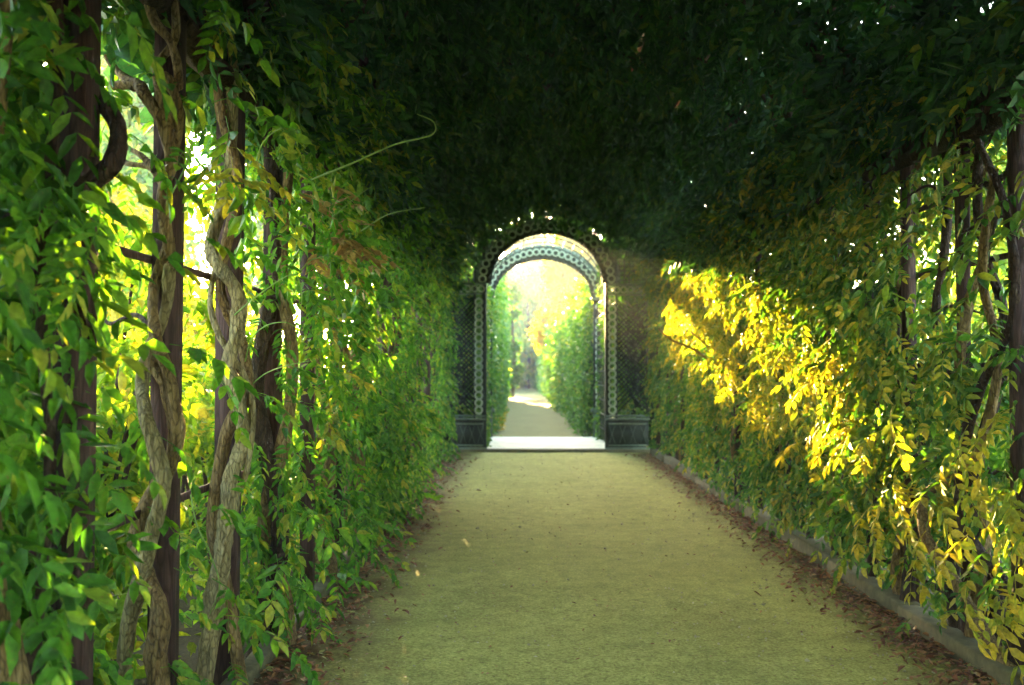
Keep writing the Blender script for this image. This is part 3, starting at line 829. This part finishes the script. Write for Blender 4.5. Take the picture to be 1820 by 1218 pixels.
# ------------------------------------------------------------------ the portal
YF, YB = 17.74, 21.15                       # front and back arch planes
gt = thing('trellis_portal', (0.48, YF, 0), 'dark green trellis portal with ring chain arches at the end of the tunnel', 'portal')
def ringmesh(R, r, n=14, mat=None):
    V = []; F = []
    for i in range(n):
        a = 2 * math.pi * i / n
        for (rr, yy) in ((R - r, -r), (R + r, -r), (R + r, r), (R - r, r)):
            V.append((rr * math.cos(a), yy, rr * math.sin(a)))
    for i in range(n):
        j = (i + 1) % n
        for k in range(4):
            l = (k + 1) % 4
            F.append([i * 4 + k, j * 4 + k, j * 4 + l, i * 4 + l])
    return mesh_np('ring', np.array(V), np.array(F), mat or M_ring)
RING = ringmesh(0.052, 0.013); RING_B = ringmesh(0.062, 0.0155); RING_P = ringmesh(0.062, 0.0155, 14, M_ring_skylit)
def ring(x, y, z, me=RING):
    o = bpy.data.objects.new('ring', me); link(o, gt)
    o.location = (x - gt.location[0], y - gt.location[1], z)
def arc(xc, zs, a, b, t): return xc + a * math.cos(t), zs + b * math.sin(t)
def arch(xc, y, zs, ai, bi, ao, bo, thick, ringme, step, name):
    T = np.linspace(0, math.pi, 33)
    for (a, b, w) in ((ai, bi, 0.045), (ao, bo, 0.04)):
        mb = MB()
        for t0, t1 in zip(T[:-1], T[1:]):
            p = arc(xc, zs, a, b, t0); q = arc(xc, zs, a, b, t1)
            mb.bar((p[0], y, p[1]), (q[0], y, q[1]), thick, w, (0, 1, 0))
        mb.build(name, M_mould if a == ao else M_paint, gt)
    V = []; F = []
    for k, t in enumerate(T):
        for a, b in ((ai, bi), (ao, bo)):
            p = arc(xc, zs, a, b, t)
            V += [(p[0], y + 0.012, p[1]), (p[0], y + 0.026, p[1])]
        if k:
            q = (k - 1) * 4
            F += [[q, q + 2, q + 6, q + 4], [q + 1, q + 5, q + 7, q + 3]]
    part('arch_band', np.array(V), np.array(F), M_paint, gt)
    am, bm_ = (ai + ao) / 2, (bi + bo) / 2
    fine = np.linspace(0, math.pi, 600)
    pts = np.array([arc(xc, zs, am, bm_, t) for t in fine])
    s = np.concatenate([[0], np.cumsum(np.linalg.norm(np.diff(pts, axis=0), axis=1))])
    n = int(s[-1] / step)
    for k in range(n + 1):
        u = s[-1] * (k + 0.5) / (n + 1)
        ring(np.interp(u, s, pts[:, 0]), y - thick / 2 - 0.004, np.interp(u, s, pts[:, 1]), ringme)
# front arch
arch(0.50, YF, 3.00, 1.03, 0.92, 1.27, 1.12, 0.09, RING_B, 0.145, 'arch_rail')
# front panels
def panel(x0, x1, chain_x, zt, zc, inner):
    for x in (x0 + 0.02, chain_x - 0.075, chain_x + 0.075, x1 - 0.02):
        if x0 <= x <= x1:
            mb = MB(); mb.box((x - 0.018, YF - 0.04, 0.05), (x + 0.018, YF + 0.04, zt)); mb.build('stile', M_paint, gt)
    mb = MB()                                                     # plinth with sunk field
    mb.box((x0, YF - 0.05, 0.08), (x1, YF - 0.02, 0.56)); mb.build('plinth', M_paint, gt)
    for z in (0.10, 0.48):
        mb = MB(); mb.box((x0 + 0.03, YF - 0.062, z), (x1 - 0.03, YF - 0.053, z + 0.03)); mb.build('plinth_rail', M_mould, gt)
    for k in range(4):
        xx = x0 + (x1 - x0) * (k + 0.5) / 4
        mb = MB(); mb.bar((xx - 0.05, YF - 0.058, 0.16), (xx + 0.05, YF - 0.058, 0.46), 0.008, 0.012, (0, 1, 0)); mb.bar((xx + 0.05, YF - 0.066, 0.16), (xx - 0.05, YF - 0.066, 0.46), 0.008, 0.012, (0, 1, 0)); mb.build('plinth_cross', M_mould, gt)
    for (z0, z1, pr) in ((0.56, 0.60, 0.09), (0.62, 0.65, 0.07)):
        mb = MB(); mb.box((x0 - 0.02, YF - pr, z0), (x1 + 0.02, YF + 0.05, z1)); mb.build('base_moulding', M_mould, gt)
    mb = MB(); mb.box((x0 - 0.03, YF - 0.07, 0.04), (x1 + 0.03, YF + 0.05, 0.08)); mb.build('base_moulding', M_mould, gt)
    for (z0, z1, pr) in ((zc, zc + 0.035, 0.09), (zc - 0.17, zc - 0.15, 0.06)):
        mb = MB(); mb.box((x0 - 0.02, YF - pr, z0), (x1 + 0.02, YF + 0.05, z1)); mb.build('cornice', M_mould, gt)
    n = int((x1 - x0) / 0.118)
    for k in range(n):
        ring(x0 + (x1 - x0) * (k + 0.5) / n, YF - 0.055, zc - 0.075)
    for z in np.arange(0.74, zc - 0.25, 0.128):
        ring(chain_x, YF - 0.055, z, RING_B)
    # close diagonal lattice behind, and an upright grid above the cornice
    mb = MB(); st = 0.085
    xa, xb = (x0, chain_x - 0.08) if inner > 0 else (chain_x + 0.08, x1)
    for sg in (1, -1):
        for c in np.arange(-4, 4, st):
            z0, z1 = 0.66, zc - 0.17
            za, zb = c + sg * xa + 1.5, c + sg * xb + 1.5
            if za < z0 or zb < z0 or za > z1 or zb > z1: continue
            mb.bar((xa, YF + 0.01 * sg, za), (xb, YF + 0.01 * sg, zb), 0.022, 0.008, (0, 1, 0))
    mb.build('lattice', M_paint, gt, kind='stuff')
    mb = MB()
    for x in np.arange(x0 + 0.07, x1, 0.085): mb.box((x - 0.012, YF - 0.006, zc + 0.04), (x + 0.012, YF + 0.002, zt))
    for z in np.arange(zc + 0.1, zt, 0.085): mb.box((x0, YF + 0.006, z - 0.012), (x1, YF + 0.014, z + 0.012))
    mb.build('upper_grid', M_paint, gt, kind='stuff')
panel(-1.22, -0.60, -0.71, 4.05, 2.97, 1)
panel(1.56, 2.30, 1.66, 4.05, 2.95, -1)
for x in (-0.60, 1.56):
    mb = MB(); mb.box((x - 0.025, YF - 0.06, 0.05), (x + 0.025, YF + 0.07, 3.02)); mb.build('jamb', M_paint, gt)
# sides of the passage: slim posts and an open grid, barrel lattice overhead
for x in (-0.64, 1.66):
    mb = MB()
    for y in np.arange(YF + 0.25, YB, 0.28): mb.box((x - 0.008, y - 0.012, 0.05), (x + 0.008, y + 0.012, 2.95))
    for z in np.arange(0.3, 2.95, 0.28): mb.box((x - 0.016, YF + 0.08, z - 0.012), (x - 0.009, YB - 0.08, z + 0.012))
    mb.build('side_grid', M_paint, gt, kind='stuff')
mb = MB()
for y in np.arange(YF + 0.7, YB - 0.3, 0.8):
    T = np.linspace(0, math.pi, 25)
    for t0, t1 in zip(T[:-1], T[1:]):
        p = arc(0.50, 3.0, 1.13, 1.02, t0); q = arc(0.50, 3.0, 1.13, 1.02, t1)
        mb.bar((p[0], y, p[1]), (q[0], y, q[1]), 0.02, 0.014, (0, 1, 0))
mb.build('vault_hoops', M_paint, gt, kind='stuff')
mb = MB()
for t in np.linspace(0.12, math.pi - 0.12, 17):
    p = arc(0.50, 3.0, 1.15, 1.04, t)
    mb.bar((p[0], YF + 0.08, p[1]), (p[0], YB - 0.08, p[1]), 0.018, 0.012)
mb.build('vault_laths', M_paint, gt, kind='stuff')
# back arch and its columns
arch(0.51, YB, 2.95, 1.08, 0.88, 1.30, 1.12, 0.09, RING_B, 0.14, 'arch_rail')
for x0, x1 in ((-0.79, -0.57), (1.59, 1.81)):
    xm = (x0 + x1) / 2
    for x in (x0 + 0.02, x1 - 0.02):
        mb = MB(); mb.box((x - 0.025, YB - 0.04, 0.62), (x + 0.025, YB + 0.04, 2.92)); mb.build('stile', M_paint, gt)
        mb = MB(); mb.box((x - 0.028, YB - 0.05, 0.0), (x + 0.028, YB + 0.05, 0.55)); mb.build('column_foot', M_mould, gt)
    for (z0, z1, e) in ((0.55, 0.60, 0.06), (0.60, 0.63, 0.03), (2.92, 2.97, 0.05)):
        mb = MB(); mb.box((x0 - e, YB - 0.07 - e, z0), (x1 + e, YB + 0.07 + e, z1)); mb.build('column_moulding', M_mould, gt)
    mb = MB(); mb.box((x0 + 0.045, YB + 0.01, 0.63), (x1 - 0.045, YB + 0.03, 2.92)); mb.build('column_back', M_paint, gt)
    for z in np.arange(0.72, 2.62, 0.136):
        ring(xm, YB - 0.045, z, RING_P)
    ring(xm, YB - 0.045, 2.78, RING_P)
    for z in (0.12, 0.22, 0.32, 0.42):
        mb = MB(); mb.box((x0 + 0.05, YB - 0.01, z), (x1 - 0.05, YB + 0.01, z + 0.02)); mb.build('foot_rung', M_mould, gt)

# ------------------------------------------------------------------ hedges, shrubs, trees
def hedge(name, label, x0, x1, y0, y1, h, mat, n, grow=True, group=None, seed=0, core=True, size=0.09):
    o = thing(name, ((x0 + x1) / 2, y0, 0), label, 'hedge', group)
    w = x1 - x0
    # leaves thicken on the shell; farther ones are drawn as larger sprays
    u = rng.random(n) ** (1.8 if grow else 1.0)
    y = y0 + (y1 - y0) * u
    per = 2 * h + w
    s = rng.uniform(0, per, n)
    P = np.zeros((n, 3)); N = np.zeros((n, 3))
    a = s < h; b = (s >= h) & (s < h + w); c = s >= h + w
    P[a] = np.stack([np.full(a.sum(), x0), y[a], s[a]], 1); N[a, 0] = -1
    P[b] = np.stack([x0 + s[b] - h, y[b], np.full(b.sum(), h)], 1); N[b, 2] = 1
    P[c] = np.stack([np.full(c.sum(), x1), y[c], per - s[c]], 1); N[c, 0] = 1
    e = rng.random(n) < 0.10                                         # the end facing the camera
    P[e] = np.stack([rng.uniform(x0, x1, e.sum()), np.full(e.sum(), y0), rng.uniform(0, h, e.sum())], 1); N[e] = (0, -1, 0)
    P += N * (rng.uniform(-0.16, 0.12, n) + (vnoise(P + seed, 0.7) - 0.5) * 0.42 + (vnoise(P + seed, 2.6) - 0.5) * 0.22)[:, None]
    P[:, 2] = np.maximum(P[:, 2], 0.02)
    D = N * 0.6 + rng.normal(0, 0.7, (n, 3)); D[:, 2] -= 0.25
    U = N * 0.7 + rng.normal(0, 0.45, (n, 3)); U[:, 2] += 0.5
    sc = rng.uniform(0.7, 1.4, n) * (np.clip((P[:, 1]) / 26.0, 0.8, 3.2) if grow else 1.0)
    V, F = scatter([single(size, size * 0.6), single(size * 1.2, size * 0.5, 0.35)], P, frames(D, U), sc)
    part('foliage', V, F, mat, o, kind='stuff')
    if core:
        mb = MB(); mb.box((x0 + 0.25, y0 + 0.25, 0.0), (x1 - 0.25, y1 - 0.2, h - 0.28)); mb.build('light_block_core', M_core_block, o)  # solid dark box added inside to stop light passing through the leaves
    return o
hedge('clipped_hedge', 'clipped hedge on the left of the path just beyond the portal', -1.5, -0.55, 21.6, 24.6, 3.42, M_hedge, 6000, grow=False, seed=3)
hedge('clipped_hedge', 'second hedge down the left side of the hedge walk, a step taller', -1.5, -0.60, 24.7, 28.4, 3.92, M_hedge, 7000, grow=False, seed=4)
hedge('clipped_hedge', 'tallest hedge on the left side of the hedge walk, third from the portal', -1.7, -0.64, 28.5, 47.5, 4.5, M_hedge, 15000, seed=6)
hedge('clipped_hedge', 'last hedge on the left of the hedge walk, past the sunlit stripe on its path', -1.7, -0.64, 60, 78, 3.2, M_hedge, 5000, seed=7)
hedge('clipped_hedge', 'tall clipped hedge on the right of the path beyond the portal', 1.42, 2.9, 21.6, 75, 3.35, M_hedge, 26000, seed=8)
hedge('side_hedge', 'dark hedge behind the left panel of the portal', -2.6, -0.80, 17.95, 21.0, 3.1, M_hedge, 13000, grow=False, seed=4)
hedge('side_hedge', 'dark hedge behind the right panel of the portal', 1.82, 3.4, 17.95, 21.0, 3.9, M_hedge, 15000, grow=False, seed=5)

def blob_crown(centers, n, tm, sc):
    """leaves spread through several uneven clumps"""
    Ps = []
    tot = sum(c[3] ** 2 for c in centers)
    for (cx, cy, cz, r) in centers:
        k = int(n * r * r / tot)
        d = rng.normal(0, 1, (k, 3)); d /= np.linalg.norm(d, axis=1, keepdims=True)
        rad = r * rng.uniform(0.35, 1.0, k) ** 0.6
        p = np.array([cx, cy, cz]) + d * rad[:, None] * np.array([1, 1, 0.8])
        q = p + rng.normal(0, 0.08 * r, p.shape)
        q = q[vnoise(q, 1.4 / max(r, 0.4)) > 0.34]
        Ps.append(q)
    P = np.concatenate(Ps); P = P[P[:, 2] > 0.03]; m = len(P)
    D = rng.normal(0, 0.8, (m, 3)); D[:, 2] -= 0.5
    U = rng.normal(0, 0.5, (m, 3)); U[:, 2] += 1
    return scatter(tm, P, frames(D, U), rng.uniform(*sc, m))

def shrub(x, y, h, w, label, mat, n, lf=0.09, group=None):
    o = thing('shrub', (x, y, -0.06), label, 'shrub', group)
    cs = [(x + rng.normal(0, w * 0.35), y + rng.normal(0, w * 0.35), h * rng.uniform(0.25, 0.8), w * rng.uniform(0.35, 0.6)) for _ in range(9)]
    for (cx, cy, cz, r) in cs[:7]:
        trunk_part(o, [(x + rng.normal(0, .06), y + rng.normal(0, .06), -0.08), ((x + cx) / 2, (y + cy) / 2, cz * 0.55), (cx, cy, cz)], [0.022, 0.014, 0.007], M_bark_dark, 'stem', n=5, k=3)
    V, F = blob_crown(cs, n, [single(lf, lf * 0.55), single(lf * 1.2, lf * 0.5, 0.3)], (0.7, 1.3))
    part('foliage', V, F, mat, o, kind='stuff')
    return o

def tree(x, y, h, w, label, mat, n, lf=0.2, trunk_r=0.16, base=0.3, group=None, narrow=False):
    o = thing('tree', (x, y, -0.06), label, 'tree', group)
    top = (x + rng.normal(0, .2), y + rng.normal(0, .2), h * 0.85)
    trunk_part(o, wig([(x, y, -0.1), (x, y, h * 0.3), (x, y, h * 0.6), top], 0.08), [trunk_r, trunk_r * 0.7, trunk_r * 0.25], M_bark_dark, 'trunk', n=9, k=4)
    cs = []
    for k in range(15):
        a = rng.uniform(0, 6.28); f = rng.uniform(base, 1.0)
        rad = w * (0.75 * math.sin(math.pi * min(1, 0.25 + 0.75 * f)) ** 0.7) * rng.uniform(0.3, 1.0) * (0.5 if narrow else 1)
        c = (x + rad * math.cos(a), y + rad * math.sin(a), h * f * 0.93, w * rng.uniform(0.28, 0.5) * (0.7 if narrow else 1))
        cs.append(c)
        if k < 8:
            trunk_part(o, [(x, y, h * f * 0.55), ((x + c[0]) / 2, (y + c[1]) / 2, h * f * 0.78), c[:3]], [trunk_r * 0.4, trunk_r * 0.2, 0.02], M_bark_dark, 'limb', n=6, k=3)
    V, F = blob_crown(cs, n, [rhomb(lf, lf * 0.55), rhomb(lf * 1.2, lf * 0.5)], (0.7, 1.4))
    part('crown', V, F, mat, o, kind='stuff')
    return o

sh = 'shrubs outside the left pergola wall'
shrub(-2.35, 4.2, 1.3, 0.8, 'low bright shrub outside the left wall, nearest the braided trunks', M_out, 2600, group=sh)
shrub(-2.7, 6.0, 2.6, 0.9, 'tall yellow green shrub outside, seen between the braided and the snaking trunks', M_out, 3600, group=sh)
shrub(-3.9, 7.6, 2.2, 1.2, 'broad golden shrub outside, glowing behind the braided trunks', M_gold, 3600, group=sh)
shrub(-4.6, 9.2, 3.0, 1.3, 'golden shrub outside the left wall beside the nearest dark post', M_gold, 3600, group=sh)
shrub(-3.1, 9.5, 2.0, 1.1, 'rounded green shrub outside, behind the snaking grey trunk', M_out, 3000, group=sh)
shrub(-2.6, 2.6, 1.2, 0.8, 'low shrub outside at the lower left corner of the picture', M_out, 2200, group=sh)
shrub(-2.15, 4.9, 2.7, 0.62, 'bright green shrub pressed close behind the snaking grey trunk', M_out, 3000, 0.07, group=sh)
shrub(-2.3, 3.9, 1.9, 0.55, 'leafy shrub just outside between the nearest post and the braided trunks', M_out, 2400, 0.07, group=sh)
shrub(-2.3, 7.6, 2.2, 0.6, 'green shrub outside the gap before the sunlit column', M_out, 2200, 0.07, group=sh)
shrub(-3.6, 5.0, 3.6, 1.1, 'tall leafy shrub outside the left wall, filling the gap beside the nearest dark post', M_out, 4200, group=sh)
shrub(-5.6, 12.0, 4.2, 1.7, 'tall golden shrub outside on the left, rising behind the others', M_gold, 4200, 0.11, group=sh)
shrub(-1.95, 9.7, 1.4, 0.45, 'knee high green shrub added in the gap before the second sunlit leaf column to block sun', M_out, 1500, 0.07, group=sh)  # shrub added to keep sun spots off the path
shrub(-4.1, 12.6, 2.7, 1.3, 'yellow green shrub outside on the left, farther off in line with the snaking trunk', M_out, 4600, 0.11, group=sh)
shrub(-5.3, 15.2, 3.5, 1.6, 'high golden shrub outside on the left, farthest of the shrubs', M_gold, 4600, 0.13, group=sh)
shrub(-4.9, 10.2, 2.9, 1.3, 'tall leafy shrub outside on the left, behind the bright gap', M_out, 4200, 0.10, group=sh)
rh = 'shrubs outside the right pergola wall'
shrub(3.7, 6.2, 2.4, 0.9, 'green shrub outside the right wall, behind the bare kerb gap', M_out, 3600, group=rh)
shrub(4.0, 8.4, 1.9, 0.9, 'tall green shrub outside the right wall, glowing under the dark bough', M_out, 3600, group=rh)
shrub(3.6, 4.6, 1.2, 0.7, 'low shrub outside at the lower right, behind the diagonal stems', M_out, 2600, group=rh)
shrub(3.9, 10.8, 2.6, 1.1, 'green shrub outside the right wall, half way to the portal', M_out, 3200, group=rh)
tr = 'trees in the garden outside the pergola'
tree(7.2, 13.5, 6.0, 2.4, 'leafy tree outside the upper right of the tunnel', M_out, 7000, 0.2, group=tr)
tree(10.0, 18.5, 7.0, 3.0, 'rounded tree outside on the right, farther along', M_out, 6000, 0.24, group=tr)
tree(-7.2, 16.5, 4.6, 1.9, 'small golden tree outside on the left, behind the golden shrubs', M_gold, 5000, 0.2, group=tr)
tree(-9.5, 19.0, 6.0, 2.4, 'golden tree outside at the far left, showing through the leaf gaps', M_gold, 5500, 0.24, group=tr)
tree(-6.4, 11.5, 4.4, 1.6, 'light green tree outside on the left, nearest the tunnel', M_out, 5000, 0.16, group=tr)
tree(-9.9, 26.0, 10.5, 2.7, 'tall green tree outside on the left, filling the gaps between the twisted trunks', M_out, 9000, 0.26, 0.2, 0.12, tr)
tree(-12.5, 30.0, 11.5, 3.0, 'tallest green tree outside on the left, beyond the nearest post', M_out, 9000, 0.3, 0.2, 0.12, tr)
tree(-8.8, 34.0, 9.0, 2.6, 'green tree outside on the left, next to the last heavy dark trunk', M_out, 8000, 0.3, 0.2, 0.12, tr)
tree(0.6, 71, 8.6, 2.8, 'fresh green tree in the middle of the view through the arch', M_out, 14000, 0.42, 0.2, 0.1, 'trees past the end of the hedge walk')
ft = 'trees past the end of the hedge walk'
tree(2.6, 48, 8.2, 2.3, 'bright golden tree just above the right hedge, nearest of those in the arch', M_gold, 11000, 0.34, 0.2, 0.25, ft)
ft = 'trees past the end of the hedge walk'
tree(-1.4, 72, 9.4, 3.2, 'yellow tree rising over the left hedge, seen through the arch', M_gold, 9000, 0.45, 0.25, 0.2, ft)
tree(1.0, 80, 12.5, 4.6, 'tall golden tree closing the view at the top of the arch', M_gold, 14000, 0.6, 0.35, 0.1, ft)
tree(5.0, 64, 10.0, 3.6, 'yellow green tree over the right hedge, seen through the arch', M_gold, 10000, 0.48, 0.3, 0.2, ft)
tree(-0.35, 50, 6.4, 0.9, 'slim dark green tree standing at the left hedge beyond the portal', M_hedge, 4000, 0.25, 0.12, 0.15, ft, True)
tree(0.4, 76, 4.6, 1.6, 'low dark tree at the very end of the hedge walk', M_hedge, 4000, 0.4, 0.16, 0.05, ft)

# low growth on the earth outside
def low_growth(name, label, x0, x1, y0, y1, n, mat, h=0.4, sz=0.09):
    P = np.stack([rng.uniform(x0, x1, n), rng.uniform(y0, y1, n), np.zeros(n)], 1)
    c = vnoise(P, 1.1); k = rng.random(n) < np.clip(c * 2 - 0.35, 0.1, 1); P = P[k]; c = c[k]; m = len(P)
    P[:, 2] = rng.random(m) ** 1.5 * h * (0.3 + c) - 0.03
    D = rng.normal(0, 0.8, (m, 3)); D[:, 2] += 0.2
    U = rng.normal(0, 0.5, (m, 3)); U[:, 2] += 1
    V, F = scatter([single(sz, sz * 0.5), single(sz * 1.2, sz * 0.4, 0.4)], P, frames(D, U), rng.uniform(0.6, 1.3, m))
    o = part(name, V, F, mat, None); tag(o, label, 'ground cover', kind='stuff')
low_growth('undergrowth', 'low leafy ground cover outside the left wall', -6.5, -1.5, 1.5, 19, 15000, M_out)
low_growth('undergrowth', 'low leafy ground cover outside the right wall', 2.65, 7.5, 3, 19, 11000, M_out)
low_growth('border_plants', 'low plants edging the far path by the left hedge, coloured gold as if sunlit', -0.62, -0.38, 23.5, 32, 900, M_gold, 0.3, 0.08)  # gold leaf colour stands in for sunlight on the edging

# ------------------------------------------------------------------ small things on the ground
def litter(name, label, fx, n, sc):
    y = rng.uniform(3.0, 17.0, n) if True else None
    x, y, z = fx(n)
    P = np.stack([x, y, z], 1)
    D = rng.normal(0, 1, (n, 3)); D[:, 2] *= 0.15
    U = rng.normal(0, 0.25, (n, 3)); U[:, 2] += 1
    V, F = scatter([single(0.05, 0.025, 0.25), single(0.04, 0.024, -0.2), single(0.06, 0.022, 0.4)], P, frames(D, U), rng.uniform(*sc, n))
    o = part(name, V, F, M_litter, None)
    tag(o, label, 'leaf litter', kind='stuff')
def fr(n):
    y = 3.5 + 13.5 * rng.random(n) ** 2.6
    x = XR - 0.18 - np.abs(rng.normal(0, 0.14, n)) * (1 + 0.8 * (vnoise(np.stack([y, y * 0, y * 0], 1), 1.2) - 0.3))
    return x, y, np.full(n, 0.018) + rng.uniform(0, 0.02, n)
def fl(n):
    y = 3.2 + 13.5 * rng.random(n) ** 1.7
    x = XL + 0.10 + np.abs(rng.normal(0, 0.22, n))
    return x, y, np.full(n, 0.018) + rng.uniform(0, 0.02, n)
def fm(n):
    return rng.uniform(XL + .2, XR - .3, n), rng.uniform(3.5, 17.3, n), np.full(n, 0.016)
litter('leaf_litter', 'rust brown fallen leaves heaped along the right kerb', fr, 3800, (0.5, 1.1))
litter('leaf_litter', 'rust brown fallen leaves along the foot of the left vines', fl, 2600, (0.5, 1.1))
litter('leaf_litter', 'a few tiny fallen leaves strewn over the gravel', fm, 420, (0.3, 0.6))

# loose stones on the gravel
n = 5200
P = np.stack([rng.uniform(XL + 0.1, XR - 0.25, n), 2.8 + 14.5 * rng.random(n) ** 1.8, np.zeros(n)], 1)
P = P[rng.random(n) < np.clip(0.15 + np.abs(P[:, 0] - 0.5) * 0.4, 0, 1)]; n = len(P); P[:, 2] = 0.006
oc = np.array([[1, 0, 0], [0, 1, 0], [-1, 0, 0], [0, -1, 0], [0, 0, .7], [0, 0, -.7]], float)
of = np.array([[0, 1, 4], [1, 2, 4], [2, 3, 4], [3, 0, 4], [1, 0, 5], [2, 1, 5], [3, 2, 5], [0, 3, 5]])
V, F = scatter([(oc + rng.normal(0, 0.16, oc.shape), of) for _ in range(4)], P, frames(rng.normal(0, 1, (n, 3)) * (1, 1, .2), np.tile([0, 0.1, 1.0], (n, 1))), rng.lognormal(-5.2, 0.4, n))
o = part('pebbles', V, F, plain_mat('pebble_stone', (0.14, 0.12, 0.06), (0.40, 0.38, 0.22), 3, 0.9, 0.1), None)
tag(o, 'loose little stones scattered over the gravel path', 'pebbles', kind='stuff')

if HAZE > 0:
    mb = MB(); mb.box((-270, -270, -1.1), (270, 270, 15.5))
    m, nt, out = new_mat('air')
    pv = nd(nt, 'ShaderNodeVolumePrincipled'); pv.inputs['Density'].default_value = HAZE; pv.inputs['Color'].default_value = (0.86, 0.97, 0.90, 1)  # teal tint added to the haze to lift the shadows
    pv.inputs['Anisotropy'].default_value = 0.0
    nt.links.new(pv.outputs[0], out.inputs['Volume'])
    o = mb.build('haze', m); tag(o, 'thin bright haze filling the garden air', 'haze', kind='stuff')
